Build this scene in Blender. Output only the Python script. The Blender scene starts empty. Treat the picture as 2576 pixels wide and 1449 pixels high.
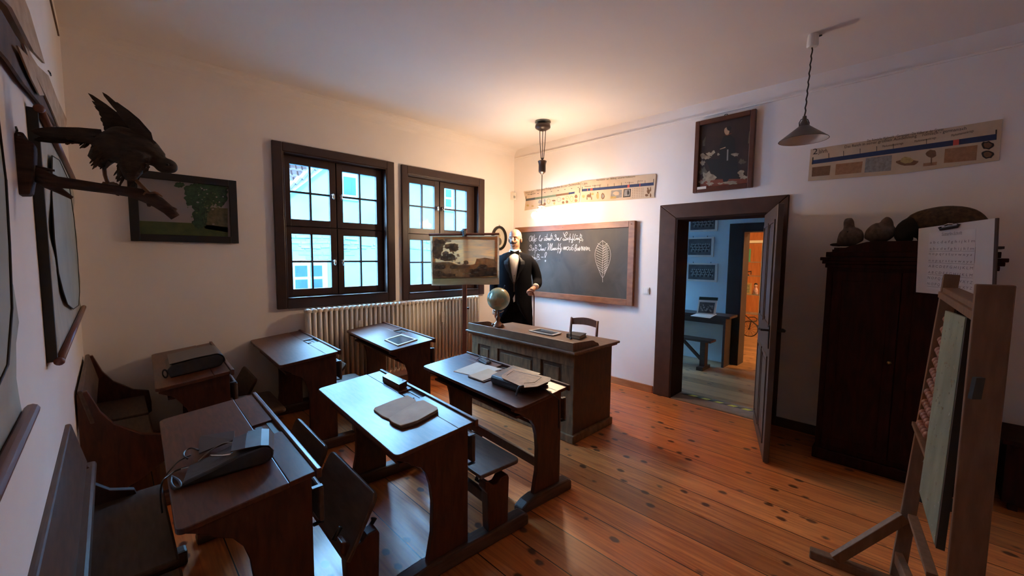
import bpy, bmesh, math, random
from mathutils import Vector, Matrix, Euler
random.seed(7)
R = math.radians
sc = bpy.context.scene
col = sc.collection

# ------------------------------------------------------------------ camera (image taken as 2576 x 1449)
F = 1018.559
CAM = Vector((-4.4384, -4.441, 1.58))
_a = R(45 + 0.158); _p = R(4.4996); _r = R(0.5468)
FW = Vector((math.cos(_a) * math.cos(_p), math.sin(_a) * math.cos(_p), -math.sin(_p)))
_r0 = Vector((math.sin(_a), -math.cos(_a), 0)); _u0 = _r0.cross(FW)
RT = _r0 * math.cos(_r) + _u0 * math.sin(_r)
UP = -_r0 * math.sin(_r) + _u0 * math.cos(_r)
cd = bpy.data.cameras.new('camera'); cam = bpy.data.objects.new('camera', cd); col.objects.link(cam)
cd.sensor_width = 36; cd.lens = F / 2576 * 36; cd.clip_start = 0.02; cd.clip_end = 200
M3 = Matrix((RT, UP, -FW)).transposed()
cam.matrix_world = Matrix.Translation(CAM) @ M3.to_4x4()
sc.camera = cam

def ray(px, py):
    return FW + RT * ((px - 1288) / F) - UP * ((py - 724.5) / F)
def at(px, py, ax, v):
    d = ray(px, py); i = 'xyz'.index(ax)
    return CAM + d * ((v - CAM[i]) / d[i])
def atd(px, py, dep):
    return CAM + ray(px, py) * dep

# ------------------------------------------------------------------ materials
MATS = {}
def new_mat(name):
    m = bpy.data.materials.new(name); m.use_nodes = True
    nt = m.node_tree; b = nt.nodes['Principled BSDF']
    return m, nt, b
def mat(name, c, rough=0.5, metal=0.0, var=0.12, scale=12.0, bump=0.0, ior=1.45, stretch=(1, 1, 1), c2=None, trans=0.0, detail=5, coat=0.0, dist=0.0, lo=0.3, hi=0.7):
    if name in MATS: return MATS[name]
    m, nt, b = new_mat(name)
    N = nt.nodes.new; L = nt.links.new
    b.inputs['Roughness'].default_value = rough; b.inputs['Metallic'].default_value = metal
    b.inputs['IOR'].default_value = ior
    b.inputs['Transmission Weight'].default_value = trans
    b.inputs['Coat Weight'].default_value = coat
    tc = N('ShaderNodeTexCoord'); mp = N('ShaderNodeMapping'); mp.inputs['Scale'].default_value = stretch
    no = N('ShaderNodeTexNoise'); no.inputs['Scale'].default_value = scale; no.inputs['Detail'].default_value = detail
    no.inputs['Distortion'].default_value = dist
    L(tc.outputs['Object'], mp.inputs[0]); L(mp.outputs[0], no.inputs['Vector'])
    cr = N('ShaderNodeValToRGB')
    if c2 is None: c2 = tuple(x * (1 - var) for x in c)
    cr.color_ramp.elements[0].color = (*c2, 1); cr.color_ramp.elements[1].color = (*c, 1)
    cr.color_ramp.elements[0].position = lo; cr.color_ramp.elements[1].position = hi
    L(no.outputs['Fac'], cr.inputs[0]); L(cr.outputs[0], b.inputs['Base Color'])
    if bump:
        bp = N('ShaderNodeBump'); bp.inputs['Strength'].default_value = bump; bp.inputs['Distance'].default_value = 0.01
        L(no.outputs['Fac'], bp.inputs['Height']); L(bp.outputs[0], b.inputs['Normal'])
    MATS[name] = m
    return m
def emit(name, c, s):
    m, nt, b = new_mat(name)
    b.inputs['Base Color'].default_value = (*c, 1)
    b.inputs['Emission Color'].default_value = (*c, 1); b.inputs['Emission Strength'].default_value = s
    MATS[name] = m; return m
def glass(name, rough=0.0, tint=(1, 1, 1)):
    m = bpy.data.materials.new(name); m.use_nodes = True; nt = m.node_tree
    for n in list(nt.nodes): nt.nodes.remove(n)
    o = nt.nodes.new('ShaderNodeOutputMaterial'); mx = nt.nodes.new('ShaderNodeMixShader')
    t = nt.nodes.new('ShaderNodeBsdfTransparent'); g = nt.nodes.new('ShaderNodeBsdfGlossy'); fr = nt.nodes.new('ShaderNodeFresnel')
    t.inputs[0].default_value = (*tint, 1); g.inputs['Roughness'].default_value = rough
    ge = nt.nodes.new('ShaderNodeNewGeometry'); sb = nt.nodes.new('ShaderNodeMath'); sb.operation = 'SUBTRACT'; sb.use_clamp = True
    nt.links.new(fr.outputs[0], sb.inputs[0]); nt.links.new(ge.outputs['Backfacing'], sb.inputs[1]); nt.links.new(sb.outputs[0], mx.inputs[0]); nt.links.new(t.outputs[0], mx.inputs[1]); nt.links.new(g.outputs[0], mx.inputs[2])
    nt.links.new(mx.outputs[0], o.inputs[0]); MATS[name] = m; return m

wall_m = mat('plaster_wall', (0.86, 0.79, 0.735), 0.9, var=0.04, scale=3, bump=0.02)
# bumpier fine plaster
ceil_m = mat('plaster_ceiling', (0.85, 0.79, 0.75), 0.95, var=0.03, scale=2)
desk_m = mat('desk_varnish', (0.125, 0.037, 0.017), 0.33, c2=(0.055, 0.014, 0.007), scale=9, stretch=(7, 1, 4), ior=1.5, bump=0.015, dist=0.6)
deskside_m = mat('desk_side_wood', (0.11, 0.030, 0.014), 0.42, c2=(0.05, 0.013, 0.006), scale=8, stretch=(5, 3, 1), bump=0.03, dist=0.6)
runner_m = mat('runner_wood', (0.13, 0.06, 0.035), 0.45, c2=(0.06, 0.028, 0.016), scale=10, stretch=(1, 5, 5), bump=0.05)
seat_m = mat('seat_wood', (0.125, 0.068, 0.043), 0.45, c2=(0.07, 0.036, 0.023), scale=9, stretch=(6, 1, 4), ior=1.38, bump=0.03)
dark_m = mat('black_void', (0.012, 0.009, 0.008), 0.6)
iron_m = mat('dark_iron', (0.05, 0.045, 0.045), 0.4, metal=0.8)
chrome_m = mat('nickel', (0.65, 0.63, 0.6), 0.22, metal=1.0)
brass_m = mat('aged_brass', (0.36, 0.25, 0.12), 0.35, metal=1.0)
frame_m = mat('window_brown_paint', (0.042, 0.017, 0.011), 0.38, var=0.25, scale=14, ior=1.5)
door_m = mat('door_brown_paint', (0.085, 0.036, 0.021), 0.5, var=0.25, scale=10, ior=1.33)
doorleaf_m = mat('door_leaf_paint', (0.10, 0.065, 0.05), 0.42, var=0.2, scale=10)
rad_m = mat('radiator_cream', (0.80, 0.73, 0.62), 0.35, var=0.06)
white_m = mat('white_plastic', (0.75, 0.70, 0.62), 0.4, var=0.03)
paper_m = mat('old_paper', (0.62, 0.47, 0.33), 0.85, c2=(0.52, 0.38, 0.25), scale=6)
paperw_m = mat('white_paper', (0.80, 0.76, 0.70), 0.8, var=0.04, scale=4)
leather_m = mat('black_leather', (0.030, 0.024, 0.024), 0.42, c2=(0.014, 0.011, 0.011), scale=40, bump=0.2, ior=1.6)
leatherb_m = mat('brown_leather', (0.30, 0.15, 0.08), 0.5, c2=(0.17, 0.09, 0.05), scale=30, bump=0.2)
tdesk_m = mat('teacher_desk_paint', (0.27, 0.145, 0.070), 0.6, ior=1.3, c2=(0.12, 0.072, 0.040), scale=10, stretch=(3, 3, 1), bump=0.04)
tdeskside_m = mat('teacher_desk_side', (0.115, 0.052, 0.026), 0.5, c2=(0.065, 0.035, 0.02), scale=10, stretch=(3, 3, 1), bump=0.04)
tdesktop_m = mat('teacher_desk_top', (0.24, 0.125, 0.065), 0.4, c2=(0.15, 0.07, 0.035), scale=9, stretch=(6, 1, 1), ior=1.6, dist=0.5)
slate_m = mat('chalkboard_slate', (0.070, 0.062, 0.050), 0.6, c2=(0.030, 0.027, 0.022), scale=3.2, detail=9, dist=0.7, lo=0.25, hi=0.65)
bbframe_m = mat('chalkboard_frame', (0.30, 0.13, 0.06), 0.45, c2=(0.2, 0.08, 0.04), scale=8, stretch=(3, 1, 3))
chalk_m = mat('chalk', (0.82, 0.80, 0.76), 1.0, var=0.3, scale=90)
ward_m = mat('wardrobe_mahogany', (0.034, 0.0062, 0.0045), 0.6, c2=(0.015, 0.003, 0.0025), scale=7, stretch=(2, 5, 1), ior=1.25)
easel_m = mat('easel_beech', (0.20, 0.105, 0.058), 0.55, ior=1.35, c2=(0.14, 0.070, 0.038), scale=9, stretch=(5, 5, 1))
bead_m = mat('bead_red_wood', (0.30, 0.13, 0.09), 0.5, var=0.3, scale=20)
green_m = mat('green_board', (0.22, 0.25, 0.18), 0.7, c2=(0.15, 0.17, 0.12), scale=16, stretch=(1, 1, 0.3))
stand_m = mat('stand_redbrown', (0.20, 0.055, 0.025), 0.45, var=0.3, scale=12)
wool_m = mat('black_wool', (0.008, 0.008, 0.011), 0.95, var=0.3, scale=60, ior=1.2)
shirt_m = mat('white_shirt', (0.80, 0.76, 0.70), 0.8, var=0.05)
skin_m = mat('mannequin_skin', (0.50, 0.265, 0.17), 0.38, var=0.06, scale=8)
hair_m = mat('black_hair', (0.012, 0.010, 0.010), 0.5)
globe_stand_m = mat('globe_stand_bronze', (0.20, 0.09, 0.055), 0.28, metal=0.7)
feather_m = mat('dark_feathers', (0.050, 0.030, 0.020), 0.75, c2=(0.016, 0.010, 0.008), scale=30, stretch=(1, 1, 3), bump=0.4)
featherw_m = mat('pale_breast_feathers', (0.065, 0.040, 0.026), 0.85, c2=(0.04, 0.025, 0.018), scale=26, bump=0.5)
bark_m = mat('branch_bark', (0.070, 0.035, 0.024), 0.85, c2=(0.025, 0.013, 0.010), scale=18, stretch=(1, 4, 4), bump=0.6)
fur_m = mat('brown_fur', (0.11, 0.065, 0.035), 0.95, c2=(0.04, 0.024, 0.015), scale=40, bump=0.6)
furd_m = mat('dark_fur', (0.012, 0.009, 0.008), 0.95, bump=0.4)
grouse_m = mat('grey_brown_plumage', (0.16, 0.105, 0.075), 0.9, c2=(0.08, 0.052, 0.038), scale=34, bump=0.5)
lampm_m = mat('enamel_grey', (0.10, 0.09, 0.08), 0.35, metal=0.3)
lampin_m = mat('enamel_white_inside', (0.7, 0.68, 0.65), 0.35)
cord_m = mat('black_cord', (0.03, 0.02, 0.018), 0.7)
bulb_m = emit('bulb_glow', (1.0, 0.71, 0.45), 86.0)

def floor_mat(name, w, off, base, light, dark):
    m, nt, b = new_mat(name); N = nt.nodes.new; L = nt.links.new
    tc = N('ShaderNodeNewGeometry'); sp = N('ShaderNodeSeparateXYZ'); L(tc.outputs['Position'], sp.inputs[0])
    def math_(op, a, c=None):
        n = N('ShaderNodeMath'); n.operation = op
        for i, v in enumerate((a, c)):
            if v is None: continue
            if isinstance(v, (int, float)): n.inputs[i].default_value = v
            else: L(v, n.inputs[i])
        return n.outputs[0]
    sx = math_('DIVIDE', math_('SUBTRACT', sp.outputs[0], off), w)
    idx = math_('FLOOR', sx); fr = math_('FRACT', sx)
    gap = math_('GREATER_THAN', math_('ABSOLUTE', math_('SUBTRACT', fr, 0.5)), 0.488)
    wn = N('ShaderNodeTexWhiteNoise'); wn.noise_dimensions = '1D'; L(idx, wn.inputs['W'])
    # grain
    cx = N('ShaderNodeCombineXYZ'); L(math_('MULTIPLY', sp.outputs[0], 16), cx.inputs[0]); L(math_('MULTIPLY', sp.outputs[1], 0.9), cx.inputs[1]); L(math_('MULTIPLY', wn.outputs['Value'], 30), cx.inputs[2])
    g = N('ShaderNodeTexNoise'); g.inputs['Scale'].default_value = 1.6; g.inputs['Detail'].default_value = 7; g.inputs['Distortion'].default_value = 1.6; L(cx.outputs[0], g.inputs['Vector'])
    cr = N('ShaderNodeValToRGB'); cr.color_ramp.elements[0].position = 0.3; cr.color_ramp.elements[1].position = 0.72
    cr.color_ramp.elements[0].color = (*base, 1); cr.color_ramp.elements[1].color = (*light, 1); L(g.outputs['Fac'], cr.inputs[0])
    hs = N('ShaderNodeHueSaturation'); L(cr.outputs[0], hs.inputs['Color']); L(math_('ADD', 0.72, math_('MULTIPLY', wn.outputs['Value'], 0.5)), hs.inputs['Value'])
    # knots
    kv = N('ShaderNodeCombineXYZ'); L(math_('MULTIPLY', sp.outputs[0], 9), kv.inputs[0]); L(math_('MULTIPLY', sp.outputs[1], 6.2), kv.inputs[1])
    vo = N('ShaderNodeTexVoronoi'); vo.inputs['Scale'].default_value = 1.0; L(kv.outputs[0], vo.inputs['Vector'])
    sc2 = N('ShaderNodeSeparateColor'); L(vo.outputs['Color'], sc2.inputs[0])
    kn = N('ShaderNodeMapRange'); kn.inputs['From Min'].default_value = 0.14; kn.inputs['From Max'].default_value = 0.22
    kn.inputs['To Min'].default_value = 1; kn.inputs['To Max'].default_value = 0
    kno = N('ShaderNodeTexNoise'); kno.inputs['Scale'].default_value = 3.0; L(kv.outputs[0], kno.inputs['Vector'])
    L(math_('ADD', vo.outputs['Distance'], math_('MULTIPLY', math_('SUBTRACT', kno.outputs['Fac'], 0.5), 0.15)), kn.inputs['Value'])
    sel = math_('GREATER_THAN', sc2.outputs[0], 0.22)
    k = math_('MULTIPLY', math_('MULTIPLY', kn.outputs[0], sel), 0.85)
    mx = N('ShaderNodeMix'); mx.data_type = 'RGBA'; L(k, mx.inputs[0]); L(hs.outputs[0], mx.inputs[6]); mx.inputs[7].default_value = (*dark, 1)
    mg = N('ShaderNodeMix'); mg.data_type = 'RGBA'; L(gap, mg.inputs[0]); L(mx.outputs[2], mg.inputs[6]); mg.inputs[7].default_value = (0.02, 0.008, 0.004, 1)
    L(mg.outputs[2], b.inputs['Base Color'])
    rr = N('ShaderNodeMapRange'); rr.inputs['To Min'].default_value = 0.22; rr.inputs['To Max'].default_value = 0.42; L(g.outputs['Fac'], rr.inputs['Value']); L(rr.outputs[0], b.inputs['Roughness'])
    b.inputs['IOR'].default_value = 1.55
    bp = N('ShaderNodeBump'); bp.inputs['Strength'].default_value = 0.35; bp.inputs['Distance'].default_value = 0.004
    L(math_('SUBTRACT', math_('MULTIPLY', g.outputs['Fac'], 0.25), gap), bp.inputs['Height']); L(bp.outputs[0], b.inputs['Normal'])
    MATS[name] = m; return m
floor_m = floor_mat('pine_floor', 0.235, -3.12, (0.42, 0.098, 0.024), (0.76, 0.255, 0.070), (0.045, 0.015, 0.010))

# ------------------------------------------------------------------ mesh builder
WM = {}
class MB:
    def __init__(s): s.bm = bmesh.new(); s.mi = 0
    def m(s, i): s.mi = i; return s
    def _faces(s, fs):
        for f in fs: f.material_index = s.mi
    def box(s, lo, hi, rot=None, piv=None):
        lo = Vector(lo); hi = Vector(hi); c = (lo + hi) / 2; d = hi - lo
        mtx = Matrix.Translation(c) @ Matrix.Diagonal((*d, 1))
        if rot is not None:
            p = Vector(piv) if piv is not None else c
            mtx = Matrix.Translation(p) @ rot.to_matrix().to_4x4() @ Matrix.Translation(-p) @ mtx
        r = bmesh.ops.create_cube(s.bm, size=1, matrix=mtx)
        s._faces({f for v in r['verts'] for f in v.link_faces}); return s
    def bar(s, a, b, w, h, upv=(0, 0, 1)):
        a = Vector(a); b = Vector(b); d = b - a; L_ = d.length; z = d.normalized()
        x = Vector(upv).cross(z)
        if x.length < 1e-4: x = Vector((1, 0, 0)).cross(z)
        x.normalize(); y = z.cross(x)
        mtx = Matrix.Translation((a + b) / 2) @ Matrix((x, y, z)).transposed().to_4x4() @ Matrix.Diagonal((w, h, L_, 1))
        r = bmesh.ops.create_cube(s.bm, size=1, matrix=mtx)
        s._faces({f for v in r['verts'] for f in v.link_faces}); return s
    def prism(s, pts, ax, a, b):
        # polygon points given in the two other axes (in xyz order) extruded along ax
        i = 'xyz'.index(ax)
        def mk(p, v):
            q = list(p); q.insert(i, v); return Vector(q)
        return s.slab([mk(p, a) for p in pts], mk((0, 0), b) - mk((0, 0), a))
    def slab(s, pts, off):
        off = Vector(off)
        v0 = [s.bm.verts.new(Vector(p)) for p in pts]; v1 = [s.bm.verts.new(Vector(p) + off) for p in pts]
        n = len(pts); fs = [s.bm.faces.new(v0[::-1]), s.bm.faces.new(v1)]
        for k in range(n): fs.append(s.bm.faces.new((v0[k], v0[(k + 1) % n], v1[(k + 1) % n], v1[k])))
        s._faces(fs); return s
    def poly(s, pts):
        try: s._faces([s.bm.faces.new([s.bm.verts.new(Vector(p)) for p in pts])])
        except Exception: pass
        return s
    def tube(s, pts, r, seg=8, flat=1.0, flatdir=None, cap=True, sp=0):
        pts = [Vector(p) for p in pts]; n = len(pts)
        rs = list(r) if isinstance(r, (list, tuple)) else [r] * n
        if sp and n > 2:
            P_, R_ = [], []
            for i in range(n - 1):
                i0, i3 = max(i - 1, 0), min(i + 2, n - 1)
                for k in range(sp):
                    u = k / sp
                    f = lambda a, b, c, d: 0.5 * ((2 * b) + (c - a) * u + (2 * a - 5 * b + 4 * c - d) * u * u + (3 * b - a - 3 * c + d) * u ** 3)
                    P_.append(f(pts[i0], pts[i], pts[i + 1], pts[i3])); R_.append(max(f(rs[i0], rs[i], rs[i + 1], rs[i3]), 1e-4))
            P_.append(pts[-1]); R_.append(rs[-1]); pts, rs, n = P_, R_, len(P_)
        rings = []; prev = None
        for k in range(n):
            t = (pts[min(k + 1, n - 1)] - pts[max(k - 1, 0)])
            t = t.normalized() if t.length > 1e-9 else Vector((0, 0, 1))
            if flatdir is not None:
                x = Vector(flatdir) - t * Vector(flatdir).dot(t)
                x = x.normalized() if x.length > 1e-4 else Vector((1, 0, 0))
            elif prev is None:
                x = t.orthogonal().normalized()
            else:
                x = (prev - t * prev.dot(t)); x = x.normalized() if x.length > 1e-6 else t.orthogonal().normalized()
            prev = x; y = t.cross(x)
            rings.append([s.bm.verts.new(pts[k] + (x * math.cos(2 * math.pi * j / seg) * flat + y * math.sin(2 * math.pi * j / seg)) * rs[k]) for j in range(seg)])
        fs = []
        for k in range(n - 1):
            for j in range(seg):
                fs.append(s.bm.faces.new((rings[k][j], rings[k][(j + 1) % seg], rings[k + 1][(j + 1) % seg], rings[k + 1][j])))
        if cap: fs += [s.bm.faces.new(rings[0][::-1]), s.bm.faces.new(rings[-1])]
        s._faces(fs); return s
    def lathe(s, prof, c, seg=24, axis=(0, 0, 1), cap=True):
        c = Vector(c); z = Vector(axis).normalized(); x = z.orthogonal().normalized(); y = z.cross(x); rings = []
        for (r_, h) in prof:
            rings.append([s.bm.verts.new(c + z * h + (x * math.cos(2 * math.pi * j / seg) + y * math.sin(2 * math.pi * j / seg)) * max(r_, 1e-4)) for j in range(seg)])
        fs = []
        for k in range(len(rings) - 1):
            for j in range(seg): fs.append(s.bm.faces.new((rings[k][j], rings[k][(j + 1) % seg], rings[k + 1][(j + 1) % seg], rings[k + 1][j])))
        if cap: fs += [s.bm.faces.new(rings[0][::-1]), s.bm.faces.new(rings[-1])]
        s._faces(fs); return s
    def ball(s, c, r, sub=2, rot=None):
        r = (r, r, r) if isinstance(r, (int, float)) else r
        mtx = Matrix.Translation(Vector(c))
        if rot is not None: mtx = mtx @ rot.to_matrix().to_4x4()
        mtx = mtx @ Matrix.Diagonal((*r, 1))
        q = bmesh.ops.create_icosphere(s.bm, subdivisions=sub, radius=1, matrix=mtx)
        s._faces({f for v in q['verts'] for f in v.link_faces}); return s
    def build(s, name, mats, parent=None, local=False, bevel=0, smooth=False, remesh=0, smoothit=0, tag=None, kind=None):
        me = bpy.data.meshes.new(name)
        if remesh == 0: bmesh.ops.recalc_face_normals(s.bm, faces=s.bm.faces)
        s.bm.to_mesh(me); s.bm.free()
        if not isinstance(mats, (list, tuple)): mats = [mats]
        for q in mats: me.materials.append(q)
        o = bpy.data.objects.new(name, me); col.objects.link(o)
        if smooth or remesh:
            for p in me.polygons: p.use_smooth = True
        if remesh:
            md = o.modifiers.new('r', 'REMESH'); md.mode = 'VOXEL'; md.voxel_size = remesh; md.use_smooth_shade = True
        if smoothit:
            md = o.modifiers.new('s', 'SMOOTH'); md.factor = 0.5; md.iterations = smoothit
        if bevel:
            md = o.modifiers.new('b', 'BEVEL'); md.width = bevel; md.segments = 2; md.limit_method = 'ANGLE'; md.angle_limit = R(40)
        if parent is not None:
            W = WM[parent.name]
            if not local: me.transform(W.inverted())
            o.parent = parent; WM[o.name] = W
        else:
            vs = [v.co for v in me.vertices]
            if vs and not local:
                cx = (min(v.x for v in vs) + max(v.x for v in vs)) / 2; cy = (min(v.y for v in vs) + max(v.y for v in vs)) / 2; cz = min(v.z for v in vs)
                me.transform(Matrix.Translation((-cx, -cy, -cz))); o.location = (cx, cy, cz)
            WM[o.name] = Matrix.Translation(o.location)
        if tag: props(o, *tag)
        if kind: o['kind'] = kind
        return o
def props(o, label, cat, group=None, kind=None):
    o['label'] = label; o['category'] = cat
    if group: o['group'] = group
    if kind: o['kind'] = kind
def thing(name, label, cat, loc=(0, 0, 0), rotz=0.0, group=None, kind=None):
    o = bpy.data.objects.new(name, None); col.objects.link(o)
    o.empty_display_size = 0.1
    o.location = loc; o.rotation_euler = (0, 0, rotz)
    WM[o.name] = Matrix.Translation(Vector(loc)) @ Matrix.Rotation(rotz, 4, 'Z')
    if kind == 'structure': o['kind'] = kind
    else: props(o, label, cat, group)
    return o
def text_mb(mb, s, a, b, nrm, height=None, font_shear=0.0, bold=0.0):
    """flat lettering running from point a to point b on a surface with normal nrm"""
    cu = bpy.data.curves.new('t', 'FONT'); cu.body = s; cu.size = 1; cu.extrude = 0; cu.offset = bold; cu.resolution_u = 2
    ob = bpy.data.objects.new('t', cu); col.objects.link(ob)
    bpy.context.view_layer.update()
    dg = bpy.context.evaluated_depsgraph_get()
    me = bpy.data.meshes.new_from_object(ob.evaluated_get(dg))
    xs = [v.co.x for v in me.vertices]; x0, x1 = min(xs), max(xs)
    a = Vector(a); b = Vector(b); X = (b - a); sx = X.length / (x1 - x0); X.normalize(); nrm = Vector(nrm).normalized()
    Y = nrm.cross(X).normalized(); sy = height if height else sx
    vs = [mb.bm.verts.new(a + X * (v.co.x - x0) * sx + Y * v.co.y * sy) for v in me.vertices]
    for p in me.polygons:
        try:
            f = mb.bm.faces.new([vs[i] for i in p.vertices]); f.material_index = mb.mi
        except Exception: pass
    bpy.data.objects.remove(ob); bpy.data.curves.remove(cu); bpy.data.meshes.remove(me)

# ------------------------------------------------------------------ setting
H = 3.18; XL = -4.61; YB = -6.3; T = 0.26; X2_ = 7.5
def wall_pieces(ax, c0, c1, lo, hi, z0, z1, holes):
    """boxes of a wall lying at ax in [c0,c1], running lo..hi, with rectangular holes (a,b,za,zb)"""
    mb = MB()
    def bx(a, b, za, zb):
        if b - a < 1e-5 or zb - za < 1e-5: return
        if ax == 'y': mb.box((a, c0, za), (b, c1, zb))
        else: mb.box((c0, a, za), (c1, b, zb))
    cur = lo
    for (a, b, za, zb) in sorted(holes):
        bx(cur, a, z0, z1); bx(a, b, z0, za); bx(a, b, zb, z1); cur = b
    bx(cur, hi, z0, z1)
    return mb
W1 = (-3.20, -2.112, 1.133, 2.575); W2 = (-1.845, -0.718, 1.107, 2.555)
wall_pieces('y', 0, T, XL - T, 0, 0, H, [W1, W2]).build('wall_back', wall_m, kind='structure')
DOOR = (-3.41, -2.535, 0.0, 2.01)
wall_pieces('y', T, T + 0.03, XL - T, X2_, -3.1, H + 0.2, [W1, W2, (0.9, 1.6, 1.0, 2.3)]).build('unseen_bounce_shield', mat('bounce_shield_dark', (0.10, 0.055, 0.04), 0.9, scale=8), kind='structure')  # added unseen dark layer, cuts daylight bouncing back onto the neighbour facade
wall_pieces('x', 0, T, YB, T, 0, H, [DOOR]).build('wall_right', wall_m, kind='structure')
MB().box((XL - T, YB, 0), (XL, 0, H)).build('wall_left', wall_m, kind='structure')
MB().box((XL - T, YB - T, 0), (T, YB, H)).build('wall_front', wall_m, kind='structure')
MB().box((XL - T, YB - T, -0.1), (0.0, 0.0, 0)).build('floor', floor_m, kind='structure')
MB().box((XL - T, YB - T, H), (T, T, H + 0.2)).build('ceiling', ceil_m, kind='structure')
# coving along the top of the window wall (a soft rounded transition)
cv = MB(); prof = [(0, H)] + [(-0.12 + 0.12 * math.cos(t), H - 0.12 + 0.12 * math.sin(t)) for t in [R(90 - 15 * k) for k in range(7)]]
prof = [(0, H), (-0.12, H)] + [(-0.12 + 0.12 * math.sin(R(15 * k)), H - 0.12 + 0.12 * math.cos(R(15 * k))) for k in range(1, 6)] + [(0, H - 0.12)]
cv.prism(prof, 'x', XL, 0); cv.build('trim_1', wall_m, kind='structure', smooth=False)
# picture rail: thin strip with nails
pr = MB(); pr.box((-0.012, -4.95, 3.03), (0, -0.03, 3.045)); pr.box((-0.02, -4.95, 3.045), (0, -0.03, 3.05))
pr.build('trim_2', wall_m, kind='structure')
pr = MB(); pr.box((XL, -3.4, 3.03), (XL + 0.008, -0.25, 3.042)); pr.build('trim_3', mat('rail_brown', (0.12, 0.07, 0.045), 0.6), kind='structure')
pine_m = mat('baseboard_pine', (0.46, 0.19, 0.075), 0.4, c2=(0.33, 0.12, 0.045), scale=6, stretch=(4, 1, 6))
MB().box((-0.022, -2.33, 0), (0, 0, 0.085)).build('baseboard_right', pine_m, kind='structure', bevel=0.004)
MB().box((-0.022, YB, 0), (0, -3.53, 0.085)).build('baseboard_corner', mat('baseboard_brown', (0.10, 0.05, 0.03), 0.5), kind='structure', bevel=0.004)
MB().box((XL, -0.022, 0), (-0.022, 0, 0.09)).build('baseboard_back', mat('baseboard_tan', (0.26, 0.16, 0.10), 0.5), kind='structure', bevel=0.004)
MB().box((XL, YB, 0), (XL + 0.02, -0.022, 0.09)).build('baseboard_left', MATS['baseboard_tan'], kind='structure', bevel=0.004)

# windows
glass_m = glass('window_glass')
def window(name, op, panes_x, zu, zl, outer):
    x0, x1, z0, z1 = op; ox0, ox1, oz0, oz1 = outer
    t = thing(name, '', '', ((x0 + x1) / 2, 0, z0), kind='structure')
    mb = MB()  # casing on the wall + reveal lining
    c = 0.035
    mb.box((ox0, -c, oz0), (x0, 0.0, oz1)).box((x1, -c, oz0), (ox1, 0.0, oz1)).box((x0, -c, z1), (x1, 0.0, oz1)).box((x0, -c, oz0), (x1, 0.0, z0))
    mb.build('window_casing', frame_m, t, bevel=0.006)
    mb = MB(); e = 0.012
    mb.box((x0, -0.03, z0), (x0 + e, 0.14, z1)).box((x1 - e, -0.03, z0), (x1, 0.14, z1)).box((x0 + e, -0.03, z1 - e), (x1 - e, 0.14, z1)).box((x0 + e, -0.045, z0), (x1 - e, 0.14, z0 + e))
    mb.build('window_lining', frame_m, t, bevel=0.003)
    # fixed cross: mullion and transom
    (a0, a1), (b0, b1) = panes_x
    xm = (a1 + b0) / 2; zm = (zu[0] + zl[1]) / 2
    mb = MB(); fx0, fx1, fz0, fz1 = x0 + e, x1 - e, z0 + e, z1 - e
    mb.box((fx0, 0.085, fz0), (fx0 + 0.03, 0.13, fz1)).box((fx1 - 0.03, 0.085, fz0), (fx1, 0.13, fz1)).box((fx0 + .03, 0.085, fz1 - 0.03), (fx1 - .03, 0.13, fz1)).box((fx0 + .03, 0.085, fz0), (fx1 - .03, 0.13, fz0 + 0.03))
    mb.box((xm - 0.022, 0.085, fz0 + 0.03), (xm + 0.022, 0.13, fz1 - 0.03)).box((fx0 + 0.03, 0.086, zm - 0.028), (xm - .022, 0.129, zm + 0.028)).box((xm + 0.022, 0.086, zm - 0.028), (fx1 - .03, 0.129, zm + 0.028))
    fr = mb.build('window_frame', frame_m, t, bevel=0.003)
    for (px0, px1, side) in ((a0, a1, -1), (b0, b1, 1)):
        for (pz0, pz1) in (zl, zu):
            mb = MB(); lo = (fx0 + .006 if side < 0 else xm + 0.006); hi = (xm - 0.006 if side < 0 else fx1 - .006)
            lz = fz0 + .004 if pz0 == zl[0] else zm + 0.006; hz = zm - 0.006 if pz0 == zl[0] else fz1 - .004
            y0, y1 = 0.055, 0.095
            mb.box((lo, y0, lz), (px0, y1, hz)).box((px1, y0, lz), (hi, y1, hz)).box((px0, y0, lz), (px1, y1, pz0)).box((px0, y0, pz1), (px1, y1, hz))
            cxm = (px0 + px1) / 2; czm = (pz0 + pz1) / 2
            mb.box((cxm - 0.010, y0 + .006, pz0), (cxm + 0.010, y1 - .002, pz1)).box((px0, y0 + .005, czm - 0.010), (px1, y1 - .003, czm + 0.010))
            cs = mb.build('casement', frame_m, t, bevel=0.002)
            g = MB(); g.box((px0, 0.077, pz0), (px1, 0.081, pz1)); g.build('window_pane', glass_m, cs)
            hx = (xm - 0.042) if side < 0 else (xm + 0.042)
            hzz = (pz0 + pz1) / 2 - 0.01
            h = MB(); h.lathe([(0.014, 0), (0.014, 0.006), (0.006, 0.01), (0.006, 0.03)], (hx, y0, hzz + 0.02), 12, (0, -1, 0)); h.ball((hx, y0 - 0.035, hzz + 0.0), (0.012, 0.010, 0.034), 2)
            h.build('window_handle', chrome_m, cs, smooth=True)
    s = MB(); s.box((x0 + 0.002, 0.141, z0), (x1 - 0.002, T + 0.06, z0 + 0.012)); s.build('window_sill', white_m, t)
window('window_1', W1, ((-3.115, -2.73), (-2.59, -2.20)), (1.935, 2.48), (1.222, 1.785), (-3.289, -2.017, 1.035, 2.66))
window('window_2', W2, ((-1.765, -1.40), (-1.245, -0.87)), (1.92, 2.47), (1.21, 1.77), (-1.919, -0.619, 1.03, 2.655))

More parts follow.
